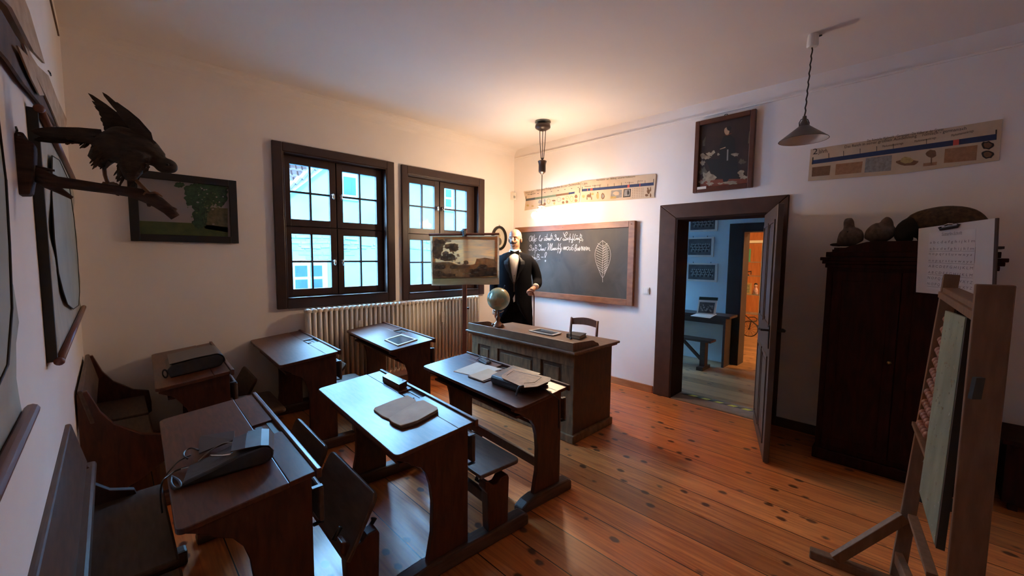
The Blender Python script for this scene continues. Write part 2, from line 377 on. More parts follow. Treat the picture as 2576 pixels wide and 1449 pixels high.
# door opening and leaf
t = thing('door_1', '', '', (0, -2.97, 0), kind='structure')
mb = MB(); c = 0.03
y0, y1, z1 = DOOR[0], DOOR[1], DOOR[3]
mb.prism([(y1, 0), (y1 + 0.0, z1), (-2.345, 2.163), (-2.345, 0)], 'x', -c, 0)
mb.prism([(y1, z1), (y0, z1), (-3.565, 2.163), (-2.345, 2.163)], 'x', -c, 0)
mb.prism([(y0, z1), (y0, 0), (-3.565, 0), (-3.565, 2.163)], 'x', -c, 0)
mb.build('door_casing', door_m, t, bevel=0.008)
mb = MB(); mb.box((-c, y1 - 0.02, 0), (T + 0.01, y1, z1)).box((-c, y0, 0), (T + 0.01, y0 + 0.02, z1)).box((-c, y0 + .02, z1 - 0.02), (T + 0.01, y1 - .02, z1))
mb.build('door_lining', mat('door_lining_dark', (0.028, 0.015, 0.012), 0.85, ior=1.2), t, bevel=0.003)
mb = MB(); mb.box((-0.03, y0 + .02, 0), (T + .02, y1 - .02, 0.012)); mb.build('threshold', mat('threshold_worn', (.22, .15, .10), .6, var=.3), t)
# leaf: hinged on the right jamb, swung far into this room
hx, hy = -0.035, -3.40
tipv = Vector((-0.93, -3.70, 0)) - Vector((hx, hy, 0)); ang = math.atan2(tipv.y, tipv.x)
leaf = MB(); LW = 0.93; LH = 1.985
leaf.box((0, -0.02, 0.008), (LW, 0.02, LH))
lf_rot = Matrix.Translation((hx, hy, 0)) @ Matrix.Rotation(ang, 4, 'Z')
def xf(mb, m): bmesh.ops.transform(mb.bm, matrix=m, verts=mb.bm.verts); return mb
lo_ = xf(leaf, lf_rot).build('door_leaf', doorleaf_m, t, bevel=0.004)
pn = MB()
for s_ in (-1, 1):
    for (za, zb) in ((0.12, 0.82), (1.05, 1.88)):
        for (xa, xb) in ((0.09, 0.43), (0.50, 0.84)):
            yy = 0.02 * s_
            for k, (ins, th) in enumerate(((0, 0.010), (0.03, 0.006))):
                a, b_ = sorted((yy, yy + th * s_))
                if k == 0:
                    pn.box((xa, a, za), (xb, b_, za + .022)).box((xa, a, zb - .022), (xb, b_, zb)).box((xa, a, za + .022), (xa + .022, b_, zb - .022)).box((xb - .022, a, za + .022), (xb, b_, zb - .022))
                else: pn.box((xa + ins + .02, a, za + ins + .02), (xb - ins - .02, b_, zb - ins - .02))
xf(pn, lf_rot).build('door_panel', doorleaf_m, lo_, bevel=0.003)
hd = MB()
for s_ in (-1, 1):
    a, b_ = sorted((0.02 * s_, 0.026 * s_))
    hd.box((LW - 0.085, a, 0.89), (LW - 0.045, b_, 1.07)); hd.tube([(LW - 0.065, 0.026 * s_, 1.03), (LW - 0.065, 0.075 * s_, 1.03), (LW - 0.10, 0.082 * s_, 1.03), (LW - 0.19, 0.080 * s_, 1.025)], 0.009, 10)
xf(hd, lf_rot).build('door_handle', mat('black_iron_handle', (0.03, 0.028, 0.028), 0.35, metal=0.6), lo_, smooth=False)

# ------------------------------------------------------------------ next rooms
X2 = 2.10
D2 = (-3.55, -2.61, 0.0, 2.0)
wall_pieces('x', X2, X2 + 0.22, -6.0, T, 0, 2.9, [D2]).build('wall_far', mat('pale_blue_wall', (0.52, 0.68, 0.76), 0.9, var=.04, scale=3), kind='structure')
wall_pieces('y', 0.0, T, T, X2, 0, 2.9, [(0.9, 1.6, 1.0, 2.3)]).build('wall_beyond_back', wall_m, kind='structure')
MB().box((T, -6.2, 0), (X2, -6.0, 2.9)).build('wall_beyond_front', wall_m, kind='structure')
floor2_m = floor_mat('pine_floor_beyond', 0.18, 0.05, (0.27, 0.13, 0.06), (0.45, 0.26, 0.12), (0.05, 0.02, 0.01))
MB().box((0.0, -6.2, -0.1), (7.6, 0.0, -0.0)).build('floor_beyond', floor2_m, kind='structure')
MB().box((T, -6.2, 2.9), (7.6, T, 3.05)).build('ceiling_beyond', ceil_m, kind='structure')
orange_m = mat('orange_wood_wall', (0.55, 0.20, 0.06), 0.5, c2=(0.42, 0.14, 0.04), scale=4, stretch=(1, 6, 1))
MB().box((7.3, -6.2, 0), (7.5, 0.2, 2.9)).build('wall_third_room', orange_m, kind='structure')
MB().box((X2 + .22, 0.0, 0), (7.3, 0.2, 2.9)).build('wall_third_room_left', wall_m, kind='structure')
MB().box((X2 + .22, -6.2, 0), (7.3, -6.0, 2.9)).build('wall_third_room_right', wall_m, kind='structure')
t = thing('door_2', '', '', (X2, -3.1, 0), kind='structure')
mb = MB(); dk = mat('dark_door_casing', (0.018, 0.012, 0.011), 0.5)
mb.box((X2 - 0.03, -2.61, 0), (X2, -2.43, 2.085)).box((X2 - 0.03, -3.72, 0), (X2, -3.55, 2.085)).box((X2 - 0.03, -3.55, 1.98), (X2, -2.61, 2.085))
mb.build('door_casing', dk, t, bevel=0.006)
mb = MB(); mb.box((X2 - 0.03, -2.63, 0), (X2 + 0.24, -2.61, 1.98)).box((X2 - 0.03, -3.55, 0), (X2 + 0.24, -3.53, 1.98)).box((X2 - 0.03, -3.53, 1.96), (X2 + .24, -2.63, 1.98))
mb.build('door_lining', dk, t)
# window of the neighbouring room
t = thing('window_3', '', '', (1.175, 0, 0.95), kind='structure')
mb = MB(); mb.box((0.9, 0.05, 1.0), (0.96, 0.1, 2.3)).box((1.54, 0.05, 1.0), (1.6, 0.1, 2.3)).box((0.96, 0.05, 1.0), (1.54, 0.1, 1.06)).box((0.96, 0.05, 2.24), (1.54, 0.1, 2.3)).box((0.96, .05, 1.7), (1.54, .1, 1.75))
mb.build('window_frame', frame_m, t); MB().box((0.96, 0.07, 1.06), (1.54, 0.074, 2.24)).build('window_pane', glass_m, t)

# ------------------------------------------------------------------ outside
YN = 4.2
def N_(px, py, y=YN): return at(px, py, 'y', y)
fac_m = mat('neighbour_render', (0.52, 0.70, 0.76), 0.9, c2=(0.40, 0.56, 0.62), scale=1.6, detail=9, bump=0.1, lo=0.2, hi=0.6)
brickp_m = mat('exposed_stone', (0.55, 0.42, 0.38), 0.9, c2=(0.35, 0.27, 0.24), scale=5, bump=0.3)
roof_m = mat('red_roof_tile', (0.50, 0.27, 0.21), 0.8, c2=(0.38, 0.18, 0.14), scale=8, bump=0.3)
shade_m = mat('blue_grey_window_glass', (0.12, 0.13, 0.22), 0.3, var=0.2, scale=5)
trimw_m = mat('white_window_trim', (0.85, 0.86, 0.86), 0.6)
nb = thing('neighbouring_house', 'pale rendered house with sloping gable seen through both windows', 'building', (0.5, YN, -3))
gl = N_(722, 492); gh = N_(815, 422)
sl = (gh.z - gl.z) / (gh.x - gl.x)
fx = MB(); ZTOP = 3.42; xr = gl.x + (ZTOP - gl.z) / sl
fx.prism([(gl.x - .5, -3), (9, -3), (9, ZTOP), (xr, ZTOP), (gl.x, gl.z), (gl.x - .5, gl.z - .5 * sl)], 'y', YN, YN + 0.3)
fx.build('facade', fac_m, nb)
rv = MB(); d = Vector((1, 0, sl)).normalized(); up_ = Vector((-d.z, 0, d.x))
p0 = Vector((gl.x - .55, YN - .12, gl.z - .55 * sl)); p1 = Vector((xr, YN - .12, ZTOP))
rv.slab([p0, p1, p1 + up_ * 0.09, p0 + up_ * 0.09], (0, 0.5, 0)); rv.build('verge_board', trimw_m, nb)
rt = MB()
for k in range(int((p1 - p0).length / 0.16)):
    q = p0 + d * (0.16 * k) + up_ * 0.10
    rt.tube([q + Vector((0, -.04, 0)), q + d * 0.15 + up_ * 0.03 + Vector((0, -.04, 0))], 0.05, 8)
rt.build('verge_tile', roof_m, nb)
MB().slab([(xr - .1, YN - .2, ZTOP), (9, YN - .2, ZTOP), (9, YN + 4, ZTOP + .75), (xr - .1, YN + 4, ZTOP + .75)], (0, .05, .1)).build('main_roof', roof_m, nb)
lg = MB()
a = N_(725, 598); b = N_(1175, 598)
zc = (a.z + N_(945, 598).z) / 2
random.seed(3)
for row in range(3):
    x = a.x - 1.0
    while x < 8.5:
        w = random.uniform(0.07, 0.40); jz = random.uniform(-.022, .022)
        if random.random() > .18: lg.box((x, YN - 0.012 - 0.03 * random.random(), zc - 0.085 * row - 0.045 + jz), (x + w - 0.01, YN, zc - 0.085 * row + jz), rot=Euler((0, random.uniform(-.08, .08), 0)))
        x += w
lg.build('stone_ledge', mat('pale_stone', (0.60, 0.56, 0.52), 0.9, var=0.4, scale=3), nb)
bk = MB()
q = N_(738, 652)
for r_ in range(6):
    for k in range(5):
        if (k * 7 + r_ * 3) % 4: bk.box((q.x + .23 * k + .1 * (r_ % 2), YN - .012, q.z + .085 * r_), (q.x + .23 * k + .1 * (r_ % 2) + .2, YN - .001, q.z + .085 * r_ + .07))
bk.build('bare_brick', brickp_m, nb)
def nwin(q, cols, rows, glassm=shade_m):
    (ax_, az), (bx_, bz) = q
    f = MB(); f.box((ax_ - .08, YN - .05, az - .08), (bx_ + .08, YN - .002, bz + .08)); o = f.build('house_window', trimw_m, nb)
    g = MB(); w = (bx_ - ax_) / cols; h = (bz - az) / rows
    for i in range(cols):
        for j in range(rows): g.box((ax_ + w * i + .03, YN - .06, az + h * j + .03), (ax_ + w * (i + 1) - .03, YN - .051, az + h * (j + 1) - .03))
    g.build('house_pane', glassm, o)
q0 = N_(737, 722); q1 = N_(811, 664)
nwin(((q0.x, q0.z - .1), (q1.x, q1.z)), 2, 2)
q0 = N_(859, 492); q1 = N_(895, 446); nwin(((q0.x, q0.z), (q1.x, q1.z)), 1, 1)
q0 = N_(1116, 522); q1 = N_(1134, 476); nwin(((q0.x, q0.z), (q1.x, q1.z)), 1, 2)
YR = 7.5
rr = thing('tiled_roof_house', 'pink tiled roof of a farther house, at the top left of the left window', 'building', (-4, YR, -3))
ra = at(760, 440, 'y', YR); rb_ = at(724, 492, 'y', YR)
sl2 = (ra.z - rb_.z) / (ra.x - rb_.x)
MB().prism([(-9, -3), (rb_.x, -3), (rb_.x, rb_.z), (ra.x + .3, ra.z + .3 * sl2), (-9, ra.z + .3 * sl2)], 'y', YR + .3, YR + 0.6).build('house_wall', fac_m, rr)
rt = MB(); z = rb_.z
for k in range(19):
    zz = rb_.z - 1.0 + k * 0.17; xx = rb_.x + (zz - rb_.z) / sl2
    x = xx
    while x > -9:
        rt.tube([(x, YR + .02 - 0.03, zz), (x, YR + .10, zz + 0.2)], 0.085, 6); x -= 0.15
rt.build('roof_tiles', roof_m, rr)
MB().box((-16, T + 0.1, -3.1), (16, 20, -3.0)).build('ground_yard', mat('yard_ground', (0.10, 0.10, 0.10), 0.9), kind='structure')

# ------------------------------------------------------------------ school desks
def arc(cx, cz, r, a0, a1, n=8):
    return [(cx + r * math.cos(R(a0 + (a1 - a0) * k / n)), cz + r * math.sin(R(a0 + (a1 - a0) * k / n))) for k in range(n + 1)]
def top_z(x, D, zl, zh): return zl + (zh - zl) * (x + D) / D
def school_desk(x, y, deg, zl, label, D=0.42, W=1.17, dz=0.045, seat=None, runner=(-0.42, 0.46), tilt=(0, 0), inset=0.075):
    t = thing('school_desk', label, 'desk', (x, y, 0), R(deg), 'wooden school desks in two columns')
    zh = zl + dz; Z = lambda q: top_z(q, D, zl, zh); h = W / 2
    # sloping top: rounded front corners
    mb = MB(); r = 0.03; th = 0.022; xe = -0.092
    pts = [(xe, -h)] + [(-D + r - r * math.sin(R(a)), -h + r - r * math.cos(R(a))) for a in range(0, 91, 15)] + [(-D + r - r * math.cos(R(a)), h - r + r * math.sin(R(a))) for a in range(0, 91, 15)] + [(xe, h)]
    lo = [mb.bm.verts.new((a, b, Z(a) - th)) for a, b in pts]; hi = [mb.bm.verts.new((a, b, Z(a))) for a, b in pts]; n = len(pts)
    mb.bm.faces.new(lo[::-1]); mb.bm.faces.new(hi)
    for k in range(n): mb.bm.faces.new((lo[k], lo[(k + 1) % n], hi[(k + 1) % n], hi[k]))
    mb.build('desk_top', desk_m, t, local=True, bevel=0.004)
    mb = MB(); a0, a1 = -0.090, 0.0
    g0, g1 = -0.09, 0.09                     # gap of the inkwell slide
    for (ya, yb) in ((-h + .008, g0), (g1, h - .004)):
        mb.slab([(a0, ya, Z(a0) - th), (a1, ya, Z(a1) - th), (a1, yb, Z(a1) - th), (a0, yb, Z(a0) - th)], (0, 0, th - 0.002))
    mb.slab([(a0, g0, Z(a0) - th), (a1, g0, Z(a1) - th), (a1, g1, Z(a1) - th), (a0, g1, Z(a0) - th)], (0, 0, th - 0.012))
    mb.build('back_strip', desk_m, t, local=True, bevel=0.002)
    mb = MB(); zi = Z(-0.045) - 0.010
    mb.box((-0.085, -0.05, zi - .002), (-0.055, 0.055, zi + .0035)).box((-0.03, -0.085, zi - .002), (-0.004, 0.085, zi + .003))
    mb.build('inkwell_slide', iron_m, t, local=True)
    mb = MB(); mb.box((0.001, -h - 0.004, zh - 0.030), (0.022, h + 0.004, zh + 0.009)); mb.build('edge_rail', desk_m, t, local=True, bevel=0.005)
    # side panels
    for s_ in (1, -1):
        yy = s_ * (h - inset)
        Lw = 0.215
        P = [(0.0, 0.082), (0.0, Z(0) - th - .001), (-D + .02, Z(-D + .02) - th - .001), (-D + .015, zl - 0.045), (-D + 0.05, zl - 0.062), (-D + .09, zl - 0.085), (-D + 0.10, zl - .10)]
        cx_, cz_ = -D + 0.10, zl - 0.10
        P += [(-0.31 + 0.0, zl - 0.105)] if D > .41 else []
        P += [(-0.265, zl - 0.13), (-0.235, zl - 0.175), (-0.215, zl - 0.24), (-0.205, zl - 0.33), (-0.208, 0.22), (-0.235, 0.082)]
        mb = MB(); mb.prism(P, 'y', yy - 0.017, yy + 0.017); mb.build('side_panel', deskside_m, t, local=True, bevel=0.003)
        rx0, rx1 = runner
        mb = MB(); hh = 0.080
        pr_ = [(rx0, 0.001), (rx1, 0.001), (rx1, hh * .8), (rx1 - 0.03, hh), (0.02, hh), (-0.24, hh), (rx0 + 0.05, hh * .82), (rx0, hh * .45)]
        mb.prism(pr_, 'y', yy - 0.04, yy + 0.04); mb.build('runner', runner_m, t, local=True, bevel=0.012)
    mb = MB(); yi = h - inset - 0.018
    mb.box((-D + 0.06, -yi, zl - 0.105), (-0.016, yi, zl - 0.09)).box((-0.03, -yi, zl - 0.30), (-0.012, yi, Z(0) - th - .002))
    mb.build('book_shelf', deskside_m, t, local=True)
    mb = MB(); mb.box((0.024, -h + 0.05, zl - 0.20), (0.044, h - 0.05, zl - 0.055)); mb.build('seat_backrest', seat_m, t, local=True, bevel=0.008)
    for s_ in (1, -1):
        for za, zb, xe2 in ((0.053, 0.048, .040), (0.206, 0.201, .040)):
            MB().box((0.0, s_ * (h - .06) - .010, zl - za), (xe2, s_ * (h - .06) + .010, zl - zb)).build('bracket', iron_m, t, local=True)
    if seat:
        zs = 0.415
        for s_ in (1, -1):
            yy = s_ * (h - inset)
            mb = MB(); mb.prism([(0.13, .082), (0.12, 0.30), (0.10, 0.33), (0.105, 0.375), (0.125, 0.37), (0.16, 0.335), (0.19, 0.335), (0.215, 0.36), (0.262, 0.362), (0.272, 0.34), (0.265, 0.082)], 'y', yy - 0.03, yy + 0.03)
            mb.build('seat_post', deskside_m, t, local=True, bevel=0.006)
        for i, s_ in enumerate((1, -1)):
            ya, yb = sorted((s_ * 0.02, s_ * (h - 0.02)))
            mb = MB(); r = 0.035; X0, X1 = 0.055, 0.335
            pts = [(X0, ya), (X0, yb)] + [(X1 - r + r * math.sin(R(a)), yb - r + r * math.cos(R(a))) for a in range(0, 91, 18)] + [(X1 - r + r * math.cos(R(a)), ya + r - r * math.sin(R(a))) for a in range(0, 91, 18)]
            mb.slab([(a, b, zs) for a, b in pts], (0, 0, 0.022))
            tl = tilt[i]
            if tl:
                M = Matrix.Translation((0.20, 0, zs)) @ Matrix.Rotation(R(tl), 4, 'Y') @ Matrix.Translation((-0.20, 0, -zs))
                xf(mb, M)
            st = mb.build('flip_seat', seat_m, t, local=True, bevel=0.006)
            ir = MB(); yc = (ya + yb) / 2 + s_ * 0.17
            ir.tube([(0.27, yc, zs if not tl else zs - .05), (0.285, yc, zs - 0.05), (0.25, yc, zs - 0.09), (0.235, yc, 0.335)], 0.010, 8); ir.tube([(0.13, yc, zs if not tl else zs - .02), (0.10, yc, zs - 0.06), (0.125, yc, 0.335)], 0.010, 8)
            ir.build('seat_hinge', iron_m, t, local=True, smooth=True)
        mb = MB(); mb.box((0.15, -yi + .04 - .05, 0.20), (0.18, yi + .01, 0.26)); mb.build('stretcher', deskside_m, t, local=True, bevel=0.004)
    else:
        mb = MB(); mb.box((-0.15, -yi, 0.20), (-0.12, yi, 0.26)); mb.build('stretcher', deskside_m, t, local=True, bevel=0.004)
    return t
B_ = school_desk(-3.892, -2.264, -1.9, 0.70, 'reddish school desk nearest the viewer, with an open satchel and loose straps on top', seat=True, tilt=(-68, -62), runner=(-0.30, 0.29))
D_ = school_desk(-3.135, -2.330, -3.9, 0.705, 'middle school desk with blue sheen carrying an open notebook and a pencil box', seat=True, runner=(-0.42, 0.42), tilt=(-62, 0))
F_ = school_desk(-2.332, -2.307, -4.5, 0.70, 'school desk next to the big desk, with papers and a brown-flapped satchel', seat=False, runner=(-0.355, 0.10))
A_ = school_desk(-3.868, -0.625, -2.4, 0.745, 'far left school desk by the window wall with a rolled black satchel on it', D=0.385, seat=True, tilt=(-62, 0), runner=(-0.30, 0.30))
C_ = school_desk(-3.135, -0.605, -2.9, 0.760, 'school desk with a bare top, standing left of the radiator', seat=True, tilt=(-50, 0), runner=(-0.40, 0.36))
E_ = school_desk(-2.335, -0.79, -5.0, 0.775, 'school desk in front of the radiator with a white-framed slate on it', D=0.40, seat=False, runner=(-0.34, 0.12))

def school_bench(x, y, W, zt, label, back='plank'):
    t = thing('school_bench', label, 'bench', (x, y, 0), 0, 'first-row benches against the left wall')
    h = W / 2
    mb = MB(); mb.box((0.010, -h, zt - 0.205), (0.034, h, zt), rot=Euler((0, R(-12), 0))); mb.build('backrest', seat_m, t, local=True, bevel=0.008)
    if back == 'plank':
        mb = MB(); mb.box((0.040, -h, zt - 0.232), (0.082, h + .01, zt - 0.198)); mb.build('back_rail', seat_m, t, local=True, bevel=0.012)
        for s_ in (1, -1):
            yy = s_ * (h - .06)
            mb = MB(); mb.prism([(0.03, 0.08), (0.03, zt - 0.19), (0.06, zt - 0.19), (0.075, zt - .28), (0.12, 0.50), (0.20, 0.47), (0.22, 0.40), (0.15, 0.30), (0.13, 0.08)], 'y', yy - .016, yy + .016)
            mb.build('side_panel', deskside_m, t, local=True, bevel=0.004)
        ys = [(0.03, h - .04), (-h + .04, -0.02)]
    else:
        for s_ in (1, -1):
            yy = s_ * (h - .02)
            mb = MB(); mb.prism([(-0.01, 0.08), (-0.012, zt - .02), (0.03, zt - .01), (0.075, zt - 0.14), (0.13, zt - .23), (0.24, 0.50), (0.33, 0.47), (0.34, 0.38), (0.34, 0.30), (0.22, 0.22), (0.10, 0.17), (0.08, 0.08)], 'y', yy - .018, yy + .018)
            mb.build('side_panel', deskside_m, t, local=True, bevel=0.004)
        ys = [(0.02, h - .05), (-h + .05, -0.02)]
    for (ya, yb) in ys:
        mb = MB(); mb.box((0.03, ya, 0.425), (0.30, yb, 0.448)); mb.build('flip_seat', seat_m, t, local=True, bevel=0.009)
    mb = MB(); mb.box((0.16, -h + .085, 0.22), (0.19, h - .085, 0.424)); mb.build('stretcher', deskside_m, t, local=True)
    for s_ in (1, -1):
        mb = MB(); mb.box((0.0, s_ * (h - .05) - .035, 0.001), (0.40 - .02, s_ * (h - .05) + .035, 0.08)); mb.build('runner', runner_m, t, local=True, bevel=0.012)
    return t
school_bench(-4.606, -2.60, 1.54, 0.825, 'dark wooden bench in the left foreground, with a plank back by the wall')
school_bench(-4.590, -0.66, 1.14, 0.82, 'dark bench with a boarded side panel in the far left corner', back='panel')

# ------------------------------------------------------------------ teacher desk
t = thing('teacher_desk', 'large brown-painted teacher desk with recessed panels and raised edge', 'desk', (-1.42, -1.79, 0))
BX0, BX1, BY0, BY1 = -1.73, -1.12, -2.46, -1.12
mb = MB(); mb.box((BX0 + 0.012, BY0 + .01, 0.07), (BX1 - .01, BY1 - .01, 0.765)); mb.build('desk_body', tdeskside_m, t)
# front panelling facing the room
mb = MB(); fx = BX0
def frame_front(mb, ys, z0, z1):
    cur = BY0 - .0
    mb.box((fx, BY0, 0.07), (fx + 0.014, BY1, z0)).box((fx, BY0, z1), (fx + 0.014, BY1, 0.765))
    for (a, b) in ys: mb.box((fx, cur, z0), (fx + 0.014, a, z1)); cur = b
    mb.box((fx, cur, z0), (fx + 0.014, BY1, z1))
PY = sorted([(-2.33, -2.09), (-2.0, -1.52), (-1.41, -1.22)])
frame_front(mb, PY, 0.22, 0.66); mb.build('front_frame', tdesk_m, t, bevel=0.004)
for (a, b) in PY:
    mb = MB(); mb.box((fx + .006, a + .035, 0.255), (fx + 0.016, b - .035, 0.625)); mb.build('front_panel', tdesk_m, t, bevel=0.004)
mb = MB(); mb.box((BX0 - .015, BY0 - .015, 0.001), (BX1 + .0, BY1 + .01, 0.07)); mb.build('plinth', tdesk_m, t, bevel=0.008)
mb = MB(); mb.box((-1.785, -2.505, 0.778), (-1.075, -1.075, 0.80)); mb.build('desk_top', tdesktop_m, t, bevel=0.007)
mb = MB(); mb.box((-1.765, -2.485, 0.760), (-1.09, -1.09, 0.777)); mb.build('moulding', tdesk_m, t, bevel=0.006)
mb = MB(); mb.box((-1.765, -2.475, 0.8005), (-1.748, -1.10, 0.872))
mb.build('raised_edge', tdesktop_m, t, bevel=0.003)
for yy in (-2.475, -1.117):
    mb = MB(); mb.prism([(-1.747, 0.8005), (-1.747, 0.872), (-1.50, 0.858), (-1.47, 0.852), (-1.44, 0.835), (-1.42, 0.828), (-1.40, 0.822), (-1.385, 0.8005)], 'y', yy, yy + .017)
    mb.build('edge_end_piece', tdesktop_m, t, bevel=0.002)
mb = MB(); mb.box((-1.735, -2.42, 0.8005), (-1.60, -1.16, 0.806)); mb.build('pen_ledge', tdesktop_m, t)

# chair behind it
t = thing('wooden_chair', 'brown wooden chair with curved top rail behind the teacher desk', 'chair', (-0.93, -1.84, 0))
cw = mat('chair_wood', (0.17, 0.055, 0.026), 0.35, c2=(0.09, 0.03, 0.015), scale=8, stretch=(5, 5, 1))
mb = MB()
mb.box((-1.05, -2.02, 0.43), (-0.72, -1.64, 0.455)); mb.build('seat', cw, t, bevel=0.01)
for s_ in (1, -1):
    mb = MB(); yy = -1.83 + s_ * 0.175
    mb.tube([(-0.735, yy, 0.0), (-0.735, yy, 0.43), (-0.72, yy, 0.65), (-0.695, yy, 0.885)], [0.016, 0.018, 0.016, 0.013], 8); mb.build('back_post', cw, t, smooth=True)
    mb = MB(); mb.tube([(-1.03, yy, 0.0), (-1.03, yy, 0.428)], [0.014, 0.019], 8); mb.build('leg', cw, t, smooth=True)
mb = MB(); n = 10
P0 = []
for k in range(n + 1):
    f = k / n; yy = -1.83 - 0.175 + 0.35 * f; bow = 0.02 * math.sin(math.pi * f); P0.append((-0.695 + bow, yy, 0.805 + 0.012 * math.sin(math.pi * f), 0.875 + 0.022 * math.sin(math.pi * f)))
for k in range(n):
    a, b = P0[k], P0[k + 1]; mb.slab([(a[0], a[1], a[2]), (b[0], b[1], b[2]), (b[0], b[1], b[3]), (a[0], a[1], a[3])], (0.016, 0, 0))
bmesh.ops.remove_doubles(mb.bm, verts=mb.bm.verts, dist=1e-5); mb.build('top_rail', cw, t)
mb = MB(); mb.box((-0.725, -2.0, 0.62), (-0.710, -1.66, 0.655)); mb.build('back_slat', cw, t, bevel=.003)
mb = MB(); mb.bar((-1.03, -2.0, 0.2), (-1.03, -1.66, 0.2), .018, .018); mb.bar((-1.03, -2.005, 0.25), (-.735, -2.005, 0.25), .016, .016); mb.bar((-1.03, -1.655, 0.25), (-.735, -1.655, 0.25), .016, .016); mb.build('stretcher', cw, t)

# ------------------------------------------------------------------ radiator
t = thing('radiator', 'long cream ribbed radiator below the two windows', 'radiator', (-1.96, -0.1, 0.2))
NR = 42; xa, xb = -3.062, -0.800; pitch = (xb - xa) / NR
sec0 = None
for k in range(NR):
    x = xa + pitch * (k + .5)
    if sec0 is None:
        mb = MB()
        for yy in (-0.055, -0.100, -0.145): mb.tube([(x, yy, 0.235), (x, yy, 0.99)], 0.0155, 8)
        for zz in (0.225, 1.005):
            mb.tube([(x, -0.152, zz), (x, -0.145, zz), (x, -0.055, zz), (x, -0.048, zz)], [0.012, 0.026, 0.026, 0.012], 10)
        sec0 = mb.build('radiator_section', rad_m, t, smooth=True); x00 = x
    else:
        c = sec0.copy(); col.objects.link(c); c.parent = t; c.location = (x - x00, 0, 0)
mb = MB(); mb.tube([(xa, -0.1, 0.225), (xb, -0.1, 0.225)], 0.013, 8); mb.tube([(xa, -0.1, 1.005), (xb, -0.1, 1.005)], 0.013, 8); mb.tube([(-0.80, -.1, .225), (-.76, -.1, .225), (-.76, -.1, 0.0)], .012, 8)
mb.box((-2.9, -.05, .9), (-2.88, -.001, .93)).box((-1.1, -.05, .9), (-1.08, -.001, .93)).box((-2.9, -.05, .3), (-2.88, -.001, .33)).box((-1.1, -.05, .3), (-1.08, -.001, .33))
mb.build('radiator_pipe', rad_m, t)
for (px, py) in ((905, 814), (1113, 797)):
    q = at(px, py, 'y', -0.165); tall = 0.07 if px < 1000 else 0.13
    mb = MB(); mb.box((q.x - .022, -0.185, q.z - tall / 2), (q.x + .022, -0.163, q.z + tall / 2)); mb.box((q.x - .012, -0.188, q.z - .01), (q.x + .012, -0.184, q.z + .012))
    mb.build('heat_meter', white_m, t, bevel=0.004)

# ------------------------------------------------------------------ chalkboard
t = thing('chalkboard', 'wooden-framed chalkboard with white old German handwriting', 'chalkboard', (-0.02, -1.07, 1.0))
by0, by1, bz0, bz1 = -2.058, -0.086, 0.999, 2.010; fw = 0.078
mb = MB(); mb.box((-0.035, by0 + fw * .9, bz0 + .07), (-0.004, by1 - .06, bz1 - .07)); mb.build('slate_surface', slate_m, t)
mb = MB(); mb.box((-0.055, by0, bz0), (-0.002, by0 + fw, bz1)).box((-0.055, by1 - .065, bz0), (-0.002, by1, bz1)).box((-0.055, by0 + fw, bz1 - .075), (-0.002, by1 - .065, bz1)).box((-0.055, by0 + fw, bz0), (-0.002, by1 - .065, bz0 + .075))
mb.build('board_frame', bbframe_m, t, bevel=0.004)
mb = MB()
for (yy, zz) in ((by0 + .04, bz1 - .04), (-1.0, bz1 - .035), (by1 - .03, bz1 - .035)): mb.ball((-0.056, yy, zz), 0.007, 1)
mb.build('screw', chrome_m, t)
def chalk_strokes(mb, strokes, ox, oy, s, w=0.0036, x=-0.0362):
    for st in strokes:
        pts = [at(ox + a / s, oy + b / s, 'x', x) for a, b in st]
        # Catmull-Rom smoothing
        if len(pts) > 2:
            q = []
            for i in range(len(pts) - 1):
                p0 = pts[max(i - 1, 0)]; p1 = pts[i]; p2 = pts[i + 1]; p3 = pts[min(i + 2, len(pts) - 1)]
                for k in range(4):
                    u = k / 4; q.append(0.5 * ((2 * p1) + (-p0 + p2) * u + (2 * p0 - 5 * p1 + 4 * p2 - p3) * u * u + (-p0 + 3 * p1 - 3 * p2 + p3) * u ** 3))
            q.append(pts[-1]); pts = q
        mb.tube(pts, w, 5, flat=0.25, flatdir=(1, 0, 0))
